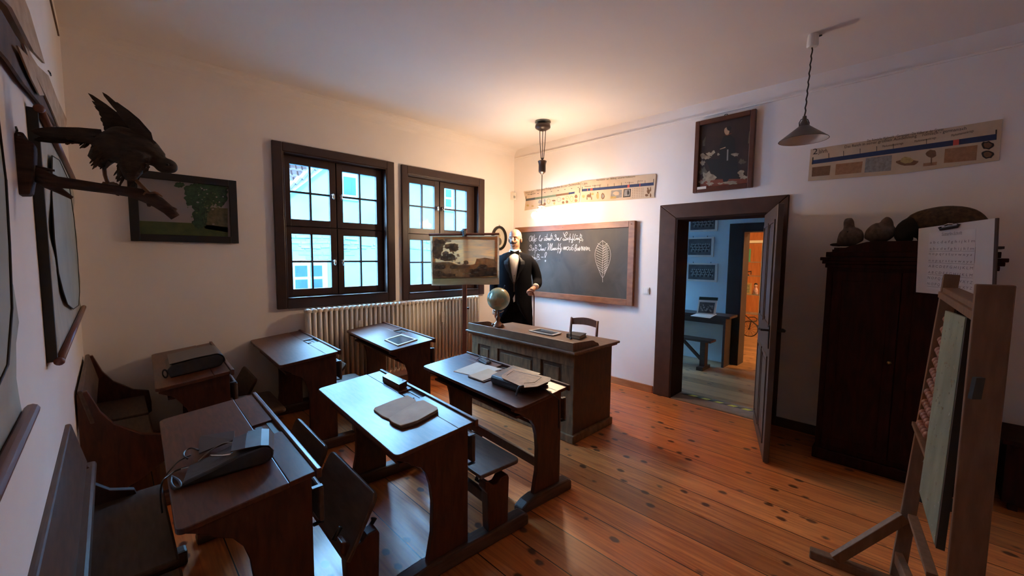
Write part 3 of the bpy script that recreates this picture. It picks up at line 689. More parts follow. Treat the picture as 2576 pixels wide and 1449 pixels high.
S1 = [[(255, 265), (205, 270), (165, 340), (165, 430), (200, 455), (240, 390), (270, 280)], [(230, 285), (238, 440), (265, 400), (305, 265), (290, 380), (285, 460)],
 [(350, 220), (345, 380), (332, 540)], [(288, 455), (320, 430), (352, 330)], [(345, 420), (380, 370), (440, 352)], [(378, 372), (355, 420), (375, 458), (405, 430), (400, 380)],
 [(510, 385), (565, 235), (535, 290), (515, 400), (540, 445), (575, 425)], [(640, 350), (600, 370), (575, 430), (590, 450), (640, 360)], [(690, 345), (705, 360), (700, 430), (725, 420), (765, 340)], [(765, 340), (750, 420), (780, 430), (800, 390)], [(725, 300), (785, 292)],
 [(815, 190), (800, 300), (792, 430)], [(775, 365), (835, 355)], [(792, 430), (850, 350), (840, 430), (880, 340), (875, 430), (905, 340)], [(905, 335), (895, 430), (935, 390)], [(972, 175), (945, 260), (935, 420)], [(940, 270), (985, 250), (985, 400)], [(900, 370), (990, 360)],
 [(1035, 370), (1060, 430), (1100, 420), (1125, 330), (1130, 240), (1110, 215), (1085, 260), (1130, 310)], [(1150, 335), (1165, 345), (1155, 420), (1195, 340), (1190, 420), (1220, 330)], [(1225, 335), (1220, 430), (1275, 415), (1300, 345), (1335, 325)],
 [(1390, 140), (1405, 200), (1450, 270), (1510, 220), (1530, 150), (1500, 125), (1450, 200), (1435, 290), (1490, 340), (1460, 410), (1400, 430), (1370, 390), (1410, 370), (1470, 420), (1500, 410), (1530, 330)],
 [(1530, 330), (1540, 410), (1580, 320)], [(1640, 180), (1620, 330), (1600, 500)], [(1580, 410), (1640, 310), (1640, 400), (1670, 390)], [(1750, 185), (1720, 330), (1690, 420)], [(1670, 410), (1720, 370), (1725, 470), (1705, 515), (1685, 480), (1780, 350)],
 [(1830, 190), (1790, 300), (1775, 400), (1800, 425), (1840, 380)], [(1850, 320), (1845, 400), (1900, 330), (1890, 410), (1940, 330)], [(1850, 262), (1915, 258)], [(1940, 330), (1935, 400), (1970, 370)], [(2005, 180), (1985, 350), (1965, 520)], [(1990, 250), (2045, 230), (2050, 290), (2010, 330), (2060, 345), (2055, 410), (2015, 435), (1995, 400)], [(2105, 390), (2075, 465)],
 [(140, 775), (175, 745), (180, 795), (215, 770), (245, 690), (240, 610), (205, 590), (185, 640), (230, 680)], [(260, 770), (290, 710), (325, 705), (285, 720), (265, 790), (300, 785), (330, 710), (335, 780)], [(380, 570), (375, 730), (368, 905)], [(380, 620), (430, 600), (430, 670), (390, 700), (440, 720), (430, 790), (395, 800)],
 [(490, 735), (520, 790), (560, 760), (590, 660), (560, 600), (515, 560), (530, 640), (600, 580)], [(590, 720), (580, 790), (630, 720), (620, 800), (670, 720), (665, 790)], [(690, 720), (690, 790), (735, 760), (740, 700), (775, 690)],
 [(820, 560), (860, 530), (850, 640), (830, 790)], [(840, 770), (890, 650), (935, 530), (925, 660), (900, 790)], [(910, 770), (950, 650), (1000, 530), (975, 680), (955, 790), (1000, 740)], [(1010, 700), (1000, 780), (1045, 700), (1040, 780), (1085, 690), (1080, 780), (1130, 690), (1125, 770)], [(1225, 530), (1205, 700), (1185, 885)], [(1140, 770), (1200, 690)], [(1310, 535), (1270, 600), (1300, 690), (1260, 740), (1310, 760), (1275, 880), (1250, 860), (1345, 690)], [(1200, 740), (1240, 700), (1235, 750)],
 [(1375, 755), (1420, 650), (1415, 770), (1460, 650), (1455, 770), (1500, 650), (1500, 760)], [(1500, 690), (1570, 650), (1580, 720), (1530, 780), (1520, 740)], [(1640, 670), (1600, 700), (1600, 770), (1650, 760), (1660, 680), (1655, 770)], [(1690, 690), (1740, 690), (1745, 760), (1695, 770), (1690, 690), (1710, 610), (1765, 575)],
 [(1800, 750), (1870, 640), (1860, 570), (1820, 650), (1800, 790), (1830, 800), (1880, 690)], [(1880, 690), (1880, 800), (1930, 690), (1930, 800), (1980, 650)], [(1980, 690), (1965, 800), (2020, 700), (2050, 640), (2050, 790)], [(2050, 790), (2100, 640), (2100, 790), (2160, 650), (2150, 800), (2220, 640), (2215, 790), (2270, 660)], [(2275, 670), (2270, 780), (2320, 680), (2330, 790), (2360, 790)],
 [(265, 985), (290, 1020), (300, 1090), (345, 1010), (345, 1100), (385, 1020)], [(330, 955), (370, 948)], [(385, 1020), (380, 1110), (420, 1060)], [(460, 895), (445, 1030), (435, 1160)], [(460, 950), (515, 930), (510, 990), (470, 1020), (520, 1040), (510, 1110), (470, 1125)], [(535, 1105), (560, 1108)], [(585, 1028), (675, 1030)], [(735, 1055), (720, 960), (750, 870), (780, 860), (785, 920), (750, 1000), (735, 1055)], [(742, 1130), (725, 1160), (745, 1195), (760, 1150), (742, 1130)]]
mb = MB(); chalk_strokes(mb, S1, 1320, 575, 14.311, 0.0029); mb.build('chalk_writing', chalk_m, t)
# a plain hatched leaf drawn in chalk
lf = []
lx, lz = 1516, 650
outl = [(0, -45), (14, -32), (20, -12), (17, 10), (8, 32), (0, 48), (-9, 30), (-17, 8), (-19, -14), (-12, -33), (0, -45)]
lf.append([(x, y) for x, y in outl]); lf.append([(0, -44), (1, -10), (-1, 20), (0, 60)])
for k in range(-5, 7):
    yy = k * 6.0; w = 17 * math.sqrt(max(0, 1 - (yy / 47) ** 2))
    lf.append([(0, yy), (w * .6, yy - 5), (w * .95, yy - 8)]); lf.append([(0, yy), (-w * .6, yy - 5), (-w * .95, yy - 8)])
    lf.append([(w * .2, yy + 3), (w * .8, yy - 4)])
mb = MB(); chalk_strokes(mb, lf, lx, lz, 1.0, 0.0020); mb.build('chalk_drawing', chalk_m, t)
# damp smears left on the slate
sm = mat('wiped_smear', (0.035, 0.030, 0.026), 0.5)
mb = MB()
for (px, py, a, b) in ((1413, 640, 2.5, 9), (1408, 655, 2, 4), (1400, 655, 3, 3), (1394, 607, 9, 3), (1387, 632, 3, 2), (1327, 603, 2, 2)):
    mb.poly([at(px + a * math.cos(k * .5236) * (1 + .2 * math.sin(3 * k)), py + b * math.sin(k * .5236), 'x', -0.0355) for k in range(12)])
mb.build('wiped_smear', sm, t)

# ------------------------------------------------------------------ flat prints on the walls
INK = mat('print_ink', (0.035, 0.028, 0.025), 0.8); NAVY = mat('print_navy', (0.035, 0.05, 0.12), 0.8); REDP = mat('print_red', (0.62, 0.10, 0.07), 0.8)
GRNP = mat('print_green', (0.17, 0.21, 0.13), 0.8); BRNP = mat('print_brown', (0.23, 0.12, 0.06), 0.8, var=.3, scale=40); GRYP = mat('print_grey', (0.35, 0.33, 0.30), 0.85, c2=(0.22, 0.20, 0.18), scale=50)
YELP = mat('print_yellow', (0.50, 0.36, 0.14), 0.8, var=.3, scale=60); ORGP = mat('print_orange_brown', (0.42, 0.22, 0.11), 0.85, c2=(0.30, 0.15, 0.075), scale=40)
PM = [paper_m, INK, NAVY, REDP, GRNP, BRNP, GRYP, YELP, ORGP]
class Sheet:
    """a print on a wall; points are read off on its plane"""
    def __init__(s, ax, v, ox, oy, sc_, nrm):
        s.ax, s.v, s.ox, s.oy, s.s = ax, v, ox, oy, sc_; s.n = Vector(nrm); s.mb = MB(); s.k = 0
    def P(s, x, y, lay=0): return at(s.ox + x / s.s, s.oy + y / s.s, s.ax, s.v) + s.n * (0.0007 * lay)
    def base(s, pts, th=0.003, mi=0):
        s.mb.m(mi); s.mb.slab([s.P(*p) for p in pts], -s.n * th)
    def q(s, mi, pts, lay=1): s.mb.m(mi); s.mb.poly([s.P(*p, lay) for p in pts])
    def blob(s, mi, cx, cy, rx, ry, lay=2, n=14, w=0.12): s.q(mi, [(cx + rx * math.cos(2 * math.pi * k / n) * (1 + w * math.sin(5 * k + cx)), cy + ry * math.sin(2 * math.pi * k / n) * (1 + w * math.cos(3 * k + cy))) for k in range(n)], lay)
    def text(s, st, a, b, h=None, mi=1, lay=3): s.mb.m(mi); text_mb(s.mb, st, s.P(*a, lay), s.P(*b, lay), s.n, h)
def lerp(a, b, f): return tuple(a[i] + (b[i] - a[i]) * f for i in range(len(a)))
# prehistory strip
s = Sheet('x', -0.010, 1290, 420, 6.605, (-1, 0, 0))
s.base([(183, 410), (700, 335), (1137, 245), (1100, 590), (660, 650), (195, 725), (215, 560)])
tl, tr, bl, br = (218, 530), (1110, 398), (218, 568), (1106, 430)
def seg(sh, mi, f0, f1, tl, tr, bl, br): sh.q(mi, [lerp(tl, tr, f0), lerp(tl, tr, f1), lerp(bl, br, f1), lerp(bl, br, f0)])
slp = mat('print_slate', (0.09, 0.10, 0.10), 0.8); PM.append(slp)
seg(s, 9, 0, .17, tl, tr, bl, br); seg(s, 4, .17, .56, tl, tr, bl, br); seg(s, 5, .56, .80, tl, tr, bl, br); seg(s, 2, .80, .91, tl, tr, bl, br)
s.q(1, [(218, 490), (226, 489), (226, 568), (218, 568)]); s.q(1, [(1104, 350), (1114, 348), (1112, 430), (1102, 431)])
for k in range(8): f = k / 8 + .1; a = lerp(tl, tr, f); s.q(1, [(a[0] - 10, a[1] - 62 + 0), (a[0] + 12, a[1] - 65), (a[0] + 12, a[1] - 57), (a[0] - 10, a[1] - 54)]);
s.text('Vor- und Frühgeschichte bis zur Zeitwende.', (395, 408), (1125, 292)); s.text('Geologie', (208, 440), (345, 420), .028); s.text('Vorzeit', (245, 470), (380, 448), .030)
for (cx, cy, rx, ry, mi) in ((455, 580, 32, 32, 6), (530, 560, 16, 30, 6), (530, 615, 20, 24, 5), (597, 568, 30, 44, 7), (682, 560, 30, 14, 5), (690, 605, 18, 22, 7), (768, 540, 36, 42, 6), (840, 530, 20, 18, 8), (838, 590, 20, 22, 5), (905, 510, 24, 30, 7), (900, 580, 22, 24, 5), (978, 530, 32, 50, 7), (1052, 490, 24, 30, 5), (1050, 560, 26, 26, 8), (250, 640, 22, 18, 7), (330, 650, 20, 14, 7)): s.blob(mi, cx, cy, rx, ry); 
for (cx, cy, rx, ry) in ((768, 540, 26, 32), (905, 508, 17, 22), (978, 530, 23, 40), (597, 568, 20, 33)): s.blob(0, cx, cy, rx, ry, 3)
s.mb.build('hanging_timeline', PM, tag=('beige history timeline strip with a green and brown bar, behind the bulb lamp', 'wall chart', 'history timeline strips on the wall'))
# first century strip
s = Sheet('x', -0.012, 1290, 420, 6.605, (-1, 0, 0))
s.base([(1142, 238), (1750, 165), (2372, 112), (2380, 160), (2345, 470), (2360, 512), (1700, 560), (1118, 588)])
tl, tr, bl, br = (1150, 368), (2342, 255), (1146, 409), (2338, 306)
seg(s, 2, 0, 1, tl, tr, bl, br)
for f0, f1 in ((.118, .150), (.635, .665), (.805, .815), (.075, .082)): s.q(3, [lerp(tl, tr, f0), lerp(tl, tr, f1), lerp(bl, br, f1), lerp(bl, br, f0)], 2)
s.q(1, [(2336, 200), (2346, 200), (2342, 306), (2332, 306)]); s.q(1, [(1150, 330), (1158, 329), (1156, 409), (1146, 409)])
for f in (.18, .25, .36, .45, .55, .66, .78, .88): a = lerp(tl, tr, f); s.q(1, [(a[0] - 3, a[1] - 46), (a[0] + 3, a[1] - 46), (a[0] + 3, a[1]), (a[0] - 3, a[1])])
s.text('1.', (1152, 305), (1168, 303), .05); s.text('Jahrh.', (1178, 295), (1245, 288), .04); s.text('Germanen  am  Anfang  unseres Volkstums', (1390, 232), (2035, 168), .028)
s.text('Zeitwende', (1195, 335), (1300, 326), .02); s.text('Varusschlacht', (1320, 322), (1470, 305), .02); s.text('Limes', (1870, 268), (2005, 262), .014); s.text('Tacitus', (2075, 245), (2165, 238), .02)
for (cx, cy, rx, ry, mi) in ((1175, 490, 24, 26, 7), (1260, 480, 30, 26, 5), (1235, 520, 8, 30, 5), (1290, 470, 12, 45, 5), (1325, 450, 24, 20, 7), (1310, 520, 8, 30, 5), (1412, 480, 22, 55, 7), (1412, 425, 10, 12, 5), (1497, 485, 30, 52, 5), (2245, 360, 14, 18, 5), (2255, 410, 26, 40, 5), (2290, 370, 10, 40, 5), (2225, 470, 28, 20, 5), (2290, 470, 12, 34, 5)): s.blob(mi, cx, cy, rx, ry)
s.blob(6, 1497, 485, 18, 34, 3); s.q(6, [(1635, 390), (1812, 378), (1810, 505), (1622, 530)]); s.q(7, [(1624, 490), (1720, 488), (1718, 522), (1622, 530)], 3); s.blob(0, 1720, 440, 50, 34, 3)
s.q(1, [(1845, 372), (1965, 362), (1955, 495), (1832, 508)]); s.q(6, [(1858, 382), (1950, 374), (1942, 480), (1846, 492)], 3); s.blob(1, 1918, 425, 16, 42, 4)
for r_ in range(6):
    for c_ in range(7): s.q(5, [(1988 + c_ * 29, 358 + r_ * 28 - c_ * 1.6), (1996 + c_ * 29, 357 + r_ * 28 - c_ * 1.6), (1995 + c_ * 29, 368 + r_ * 28 - c_ * 1.6), (1987 + c_ * 29, 369 + r_ * 28 - c_ * 1.6)])
s.mb.build('hanging_timeline', PM, tag=('beige history timeline strip with a navy bar, above the chalkboard right half', 'wall chart', 'history timeline strips on the wall'))
# second century strip
s = Sheet('x', -0.008, 2020, 290, 4.954, (-1, 0, 0))
s.base([(95, 425), (1200, 255), (2488, 45), (2440, 560), (1200, 730), (62, 820)])
tl, tr, bl, br = (115, 562), (2412, 232), (108, 612), (2410, 305)
seg(s, 2, 0, 1, tl, tr, bl, br); s.q(3, [lerp(tl, tr, .765), lerp(tl, tr, .797), lerp(bl, br, .797), lerp(bl, br, .765)], 2)
s.q(1, [(2400, 180), (2418, 178), (2412, 305), (2396, 305)]); s.q(1, [(118, 525), (132, 523), (126, 612), (110, 612)])
s.text('2', (122, 490), (180, 482), .07); s.text('Jahrh.', (190, 478), (312, 462), .05); s.text('Das Römische Weltreich - Germanien - Die Völker an der Grenze', (800, 335), (1750, 190), .03); s.text('Das Reich in seiner größten Ausdehnung    römisch - germanisch', (520, 412), (2035, 178), .032)
for (a, b) in (((990, 402), (1250, 360)), ((1390, 340), (1660, 290)), ((1850, 268), (2130, 205))): s.text('Markomannenkriege', a, b, .025)
for f in (.09, .17, .26, .35, .44, .62): a = lerp(tl, tr, f); s.q(1, [(a[0] - 4, a[1] - 60), (a[0] + 4, a[1] - 60), (a[0] + 3, a[1]), (a[0] - 3, a[1])])
s.q(5, [(115, 650), (345, 625), (330, 745), (108, 765)]); s.q(8, [(410, 610), (745, 575), (725, 715), (400, 745)]); s.q(6, [(785, 535), (1110, 495), (1095, 690), (765, 715)]); s.q(8, [(1770, 420), (2175, 370), (2160, 560), (1755, 595)])
s.blob(5, 1300, 590, 140, 38, 2); s.blob(7, 1290, 560, 80, 40, 3); s.blob(5, 1600, 480, 65, 50, 2); s.q(5, [(1592, 500), (1606, 500), (1606, 620), (1592, 622)], 2); s.q(8, [(1500, 600), (1670, 580), (1665, 620), (1495, 638)], 2)
for cy in (375, 490): s.blob(1, 2300, cy, 80, 50, 2); s.blob(5, 2300, cy, 52, 34, 3)
s.mb.build('hanging_timeline', PM, tag=('long beige history timeline strip marked 2, above the wardrobe', 'wall chart', 'history timeline strips on the wall'))

# portrait above the door
t = thing('framed_painting', 'tall brown-framed painting of a standing figure, above the doorway', 'painting', (0, -2.98, 2.26))
yl, yr_, zb, zt = -2.705, -3.262, 2.258, 2.988
lean = 0.03
mb = MB(); w = 0.045
mb.box((-0.05, yr_, zb), (-0.006, yr_ + w, zt)).box((-0.05, yl - w, zb), (-0.006, yl, zt)).box((-0.05, yr_ + w, zb), (-0.006, yl - w, zb + w)).box((-0.05, yr_ + w, zt - w), (-0.006, yl - w, zt)); mb.build('picture_frame', mat('reddish_frame', (0.11, 0.035, 0.018), 0.35, var=.3), t, bevel=0.006)
pmats = [mat('paint_dark_brown', (0.045, 0.020, 0.013), 0.5, c2=(0.02, 0.010, 0.008), scale=6), mat('paint_black', (0.012, 0.011, 0.010), 0.5), mat('paint_flesh', (0.50, 0.30, 0.18), 0.5), mat('paint_cream', (0.42, 0.34, 0.23), 0.5, c2=(.22, .17, .12), scale=30), mat('paint_red', (0.22, 0.05, 0.022), 0.5, var=.3), mat('paint_grey', (0.25, 0.23, 0.21), .5), mat('paint_olive', (0.12, 0.10, 0.065), .5, var=.4, scale=30)]
s = Sheet('x', -0.022, 1745, 270, 6.588, (-1, 0, 0)); s.mb = MB()
s.mb.m(0); s.mb.box((-0.022, yr_ + w - .005, zb + w - .005), (-0.010, yl - w + .005, zt - w + .005))
s.q(4, [(105, 1340), (110, 1200), (930, 1180), (950, 1130), (945, 1290), (500, 1330)], 1)
s.q(1, [(200, 870), (720, 830), (760, 1180), (330, 1170)], 2); s.q(1, [(500, 480), (590, 440), (680, 520), (700, 800), (640, 840), (590, 1180), (540, 1260), (490, 1230), (430, 800), (430, 640)], 3)
s.blob(2, 552, 395, 44, 64, 4, w=.05); s.blob(1, 590, 350, 40, 40, 5); s.q(2, [(435, 690), (530, 655), (530, 672), (440, 700)], 4); s.q(5, [(555, 700), (578, 698), (572, 880), (548, 885)], 4); s.q(4, [(515, 460), (590, 440), (640, 430), (560, 470)], 4)
for (cx, cy, rx, ry) in ((270, 780, 60, 34), (330, 740, 26, 26), (215, 830, 60, 30), (410, 780, 22, 20), (690, 785, 60, 28), (150, 810, 36, 50), (150, 925, 40, 40)): s.blob(3, cx, cy, rx, ry, 4, w=.3)
for (cx, cy, rx, ry) in ((160, 1060, 60, 60), (240, 1160, 110, 90), (270, 1270, 60, 30), (130, 1240, 40, 30), (800, 900, 60, 40), (790, 1090, 50, 50), (830, 1160, 80, 30), (620, 1250, 110, 30), (440, 1265, 46, 16)): s.blob(3 if cy > 1080 else 6, cx, cy, rx, ry, 4, w=.35)
s.q(6, [(150, 560), (200, 480), (190, 640), (150, 640)], 2); s.q(6, [(920, 400), (960, 380), (950, 590), (900, 600)], 2)
s.mb.build('canvas', pmats, t)
mb = MB(); q = at(1765, 473, 'x', -0.052); mb.box((-0.054, q.y - .045, q.z - .012), (-0.0505, q.y + .045, q.z + .014)); mb.build('label_plate', white_m, t)
mb = MB(); mb.tube([(-0.02, -2.97, zt), (-0.02, -2.98, zt + .015), (-.02, -3.0, zt + .015), (-.02, -3.01, zt)], .004, 6); mb.build('hanging_loop', iron_m, t)

# landscape photograph on the window wall
t = thing('framed_landscape', 'black-framed picture of a tree by a green field, behind the bird', 'picture', (-3.95, 0, 1.67))
mb = MB(); x0, x1, z0, z1 = -4.308, -3.586, 1.672, 2.235; w = .058
mb.box((x0, -.035, z0), (x0 + w, -.003, z1)).box((x1 - w, -.035, z0), (x1, -.003, z1)).box((x0 + w, -.035, z0), (x1 - w, -.003, z0 + w)).box((x0 + w, -.035, z1 - w), (x1 - w, -.003, z1)); mb.build('picture_frame', mat('black_frame', (0.012, 0.009, 0.008), .4), t, bevel=.003)
lm = [mat('pic_sky', (0.30, 0.22, 0.20), .6, c2=(0.17, 0.18, 0.21), scale=2.5), mat('pic_field', (0.07, 0.085, 0.02), .6, c2=(0.03, 0.05, 0.015), scale=14), mat('pic_tree', (0.030, 0.075, 0.030), .6, c2=(0.008, 0.02, 0.010), scale=40), mat('pic_tree_light', (0.13, 0.15, 0.06), .6, c2=(.04, .07, .03), scale=60), mat('pic_brush', (0.12, 0.10, 0.05), .6, c2=(0.05, 0.05, .02), scale=40), white_m]
s = Sheet('y', -0.014, 320, 430, 7.625, (0, -1, 0)); s.mb.m(0); s.mb.box((x0 + w, -.014, z0 + w), (x1 - w, -.006, z1 - w))
s.q(1, [(215, 955), (1260, 1000), (1930, 1080), (1935, 1270), (220, 1225)]); s.q(4, [(1330, 900), (1600, 700), (1930, 720), (1930, 1180), (1500, 1110)], 1)
random.seed(11)
for (cx, cy, rx, ry) in ((1250, 380, 170, 120), (1450, 360, 280, 140), (1700, 370, 220, 130), (1350, 560, 260, 130), (1500, 500, 220, 200), (1780, 520, 130, 170), (1430, 700, 170, 130), (1400, 880, 150, 170), (1380, 1000, 130, 100), (1000, 270, 100, 50)): s.blob(2, cx, cy, rx, ry, 2 + random.random() * .5, 22, .16)
for k in range(60):
    cx = random.gauss(1500, 190); cy = random.gauss(560, 200)
    if cx < 1880 and 300 < cy < 1100: s.blob(3 if k % 3 else 0, cx, cy, random.uniform(8, 26), random.uniform(6, 16), 4, 8, .3)
for (xx, yy, x2, y2) in ((1450, 880, 1480, 1000), (1500, 780, 1490, 900), (1530, 800, 1560, 920)): s.q(3, [(xx, yy), (xx + 8, yy), (x2 + 8, y2), (x2, y2)], 5)
s.q(5, [(1705, 1258), (1930, 1268), (1930, 1276), (1705, 1268)], 6)
s.mb.build('print', lm, t)
# oval picture
t = thing('oval_portrait', 'small oval black-framed picture behind the mannequin, near the corner', 'picture', (-.31, 0, 1.67))
c = Vector((-.315, 0, 1.845)); mb = MB(); n = 40
def ring(mb, rx, rz, w, y0, y1):
    for k in range(n):
        a, b = 2 * math.pi * k / n, 2 * math.pi * (k + 1) / n
        P = lambda A, f: (c.x + (rx - f) * math.cos(A), (c.z + (rz - f) * math.sin(A)))
        p = [P(a, 0), P(b, 0), P(b, w), P(a, w)]; mb.slab([(u, y0, v) for u, v in p], (0, y1 - y0, 0))
    bmesh.ops.remove_doubles(mb.bm, verts=mb.bm.verts, dist=1e-5)
ring(mb, .148, .178, .034, -.004, -.032); mb.build('oval_frame', MATS['black_frame'], t)
mb = MB(); mb.poly([(c.x + .118 * math.cos(2 * math.pi * k / n), -.010, c.z + .148 * math.sin(2 * math.pi * k / n)) for k in range(n)][::-1])
for i, (dx, dz, rx, rz) in enumerate(((.0, -.05, .055, .06), (0, .035, .026, .034))):
    mb.m(1 + i); mb.poly([(c.x + dx + rx * math.cos(2 * math.pi * k / 16), -.0115 - i * .0005, c.z + dz + rz * math.sin(2 * math.pi * k / 16)) for k in range(16)][::-1])
mb.build('oval_print', [mat('oval_paper', (.62, .56, .44), .8), mat('oval_grey', (.12, .10, .08), .7), mat('oval_ochre', (.42, .32, .15), .7)], t)
mb = MB(); mb.tube([(c.x - .01, -.018, c.z + .176), (c.x - .01, -.018, c.z + .19), (c.x + .01, -.018, c.z + .19), (c.x + .01, -.018, c.z + .176)], .003, 6); mb.build('hanging_loop', brass_m, t)
# detector and switch
mb = MB(); mb.box((-.075, -.055, 2.435), (-.010, -.001, 2.54)); mb.m(1).box((-.065, -.057, 2.452), (-.025, -.0551, 2.49)); mb.build('motion_detector', [white_m, GRYP], bevel=.006, tag=('small white motion detector high up near the corner', 'detector'))
t = thing('light_switch', 'white square light switch between the chalkboard and the door casing', 'switch', (0, -2.20, 1.15))
mb = MB(); mb.box((-.012, -2.245, 1.150), (-.001, -2.165, 1.232)); mb.build('switch_plate', white_m, t, bevel=.003)
mb = MB(); mb.box((-.017, -2.232, 1.163), (-.0125, -2.178, 1.219)); mb.build('rocker', paperw_m, t, bevel=.002)

# ------------------------------------------------------------------ picture stand
dS = 4.8
sc_c = atd(1168, 653, dS); base = Vector((sc_c.x + .02, sc_c.y + .02, 0))
Rr = Vector((RT.x, RT.y, 0)).normalized(); Bk = Vector((FW.x, FW.y, 0)).normalized()
t = thing('picture_stand', 'red-brown post stand holding the rural picture, in front of the right window', 'stand', base)
mb = MB(); mb.bar(base + Vector((0, 0, .06)) , base + Vector((0, 0, 1.90)), .052, .028, Bk); mb.build('pole', stand_m, t, bevel=.004)
mb = MB()
for k in range(4):
    a = R(45 + 90 * k); dv = Vector((math.cos(a), math.sin(a), 0)); mb.bar(base + dv * .01 + Vector((0, 0, .05)), base + dv * .22 + Vector((0, 0, .016)), .03, .03)
mb.build('foot', stand_m, t, bevel=.004)
mb = MB(); q = atd(1168, 587, dS - .04); mb.box((q.x - .02, q.y - .02, q.z - .035), (q.x + .02, q.y + .02, q.z + .035)); mb.tube([q + Rr * -.035 - Bk * .02 + Vector((0, 0, -.01)), q + Rr * -.035 - Bk * .02 + Vector((0, 0, .03)), q + Rr * .0 - Bk * .03 + Vector((0, 0, .045))], .006, 6)
mb.build('clamp', mat('black_clamp', (.02, .02, .02), .3, metal=.5), t, bevel=.004)
mb = MB(); mb.tube([base + Rr * .03 + Vector((0, 0, .95)), base + Rr * .055 + Vector((0, 0, .95))], .012, 8); mb.build('knob', iron_m, t)
t = thing('hanging_picture', 'rolled-down canvas picture with orange sunset sky, hung on the red-brown stand', 'picture', (sc_c.x, sc_c.y, 1.2))
dP = dS - 0.035
def PP(px, py, off=0.0): return atd(px, py, dP - off)
def PQ(x, y, off=0.0): return PP(1075 + x / 9.347, 575 + y / 9.347, off)
mb = MB(); n = 14
top = [lerp((60, 160), (1690, 150), k / n) for k in range(n + 1)]; 
rows = 12; grid = []
for j in range(rows + 1):
    v = j / rows; rw = []
    for k in range(n + 1):
        u = k / n
        x = 60 + 1630 * u + 40 * v * (1 - u) - 0 * v; y = 160 + (1335 - 160) * v - 25 * u * v + 6 * math.sin(u * 9)
        rw.append(mb.bm.verts.new(PQ(x, y, .012 * math.sin(math.pi * v * 1.2) + (.035 * (v - .85) / .15 * (0.5 + u) if v > .85 else 0))))
    grid.append(rw)
for j in range(rows):
    for k in range(n):
        if not (1 <= j <= rows - 3 and 1 <= k <= n - 2): mb.bm.faces.new((grid[j][k], grid[j + 1][k], grid[j + 1][k + 1], grid[j][k + 1]))
o = mb.build('canvas', mat('canvas_back', (.46, .27, .15), .8, c2=(.34, .19, .10), scale=5, stretch=(1, 1, 6)), t, smooth=True)
mb = MB(); mb.tube([PP(1079, 590.5), PP(1256, 588.5)], .014, 10); mb.build('top_rod', stand_m, t)
cm = [mat('cv_sky', (.66, .25, .07), .7, c2=(.32, .16, .085), scale=3.2, stretch=(1, 1, 6), dist=1.2), mat('cv_haze', (.42, .27, .17), .7, c2=(.28, .17, .11), scale=7, dist=.5), mat('cv_dark', (.13, .085, .055), .7, c2=(.28, .17, .09), scale=26), mat('cv_green', (.32, .27, .12), .7, c2=(.17, .15, .07), scale=20), mat('cv_pale', (.42, .32, .22), .7, var=.3), mat('cv_mid', (.42, .24, .12), .7, c2=(.24, .145, .085), scale=24)]
mb = MB()
def CV(v, u=0.5): return .012 * math.sin(math.pi * v * 1.2)
def cq(mi, pts, lay=1):
    mb.m(mi); vs = []
    bmf = [(x, y) for x, y in pts]
    mb.poly([PQ(x, y, CV((y - 160) / 1175) + .0030 + .0012 * lay + .004) for x, y in bmf])
def cgrid(mi, x0, y0, x1, y1, lay=1, nx=8, ny=8):
    mb.m(mi)
    for i in range(nx):
        for j in range(ny):
            xs = [x0 + (x1 - x0) * (i + a) / nx for a in (0, 1)]; ys = [y0 + (y1 - y0) * (j + a) / ny for a in (0, 1)]
            mb.poly([PQ(x, y, CV((y - 160) / 1175) + .004 + .0008 * lay) for x, y in ((xs[0], ys[0]), (xs[0], ys[1]), (xs[1], ys[1]), (xs[1], ys[0]))])
cgrid(0, 120, 190, 1650, 1180, 0); cgrid(3, 130, 1130, 1655, 1300, 1, 8, 2)
random.seed(5)
def cblob(mi, cx, cy, rx, ry, lay, n=12, w=.2):
    cq(mi, [(cx + rx * math.cos(2 * math.pi * k / n) * (1 + w * math.sin(4.3 * k + cx)), cy + ry * math.sin(2 * math.pi * k / n) * (1 + w * math.cos(3.1 * k + cy))) for k in range(n)], lay)
cq(5, [(120, 800), (500, 780), (760, 860), (1000, 850), (1110, 840), (1160, 710), (1300, 700), (1340, 680), (1560, 720), (1640, 800), (1640, 1120), (900, 1150), (125, 1170)], 3)
cq(2, [(1000, 960), (1640, 900), (1640, 1110), (1000, 1140)], 4)
for (cx, cy, rx, ry) in ((280, 340, 140, 90), (250, 480, 140, 90), (520, 420, 130, 60), (620, 470, 120, 60), (230, 600, 110, 90), (500, 680, 160, 90), (640, 400, 90, 50), (420, 700, 120, 60), (300, 900, 140, 60), (620, 900, 100, 50), (260, 1060, 140, 70), (520, 1090, 160, 40), (1300, 900, 120, 60), (1450, 1060, 160, 50), (1050, 1110, 60, 30)): cblob(2, cx, cy, rx, ry, 5)
for k in range(26):
    cblob(1, random.uniform(140, 620), random.uniform(220, 700), random.uniform(40, 90), random.uniform(16, 40), 4.5, 10, .3)
for k in range(46):
    cblob(random.choice((5, 4, 1, 5)), random.uniform(150, 780), random.uniform(560, 1080), random.uniform(10, 34), random.uniform(8, 30), 6, 8, .3)
for k in range(20): cblob(random.choice((5, 3, 4)), random.uniform(820, 1620), random.uniform(860, 1100), random.uniform(14, 50), random.uniform(8, 18), 6, 8, .3)
cblob(2, 908, 800, 60, 52, 7); cblob(5, 850, 890, 120, 60, 7); cblob(4, 430, 555, 44, 26, 7); cblob(4, 602, 560, 16, 18, 7); cblob(4, 1150, 1030, 60, 22, 7)
cq(2, [(1575, 780), (1590, 780), (1590, 690), (1620, 640), (1580, 690), (1560, 640), (1565, 690)], 7)
mb.build('painted_scene', cm, t)

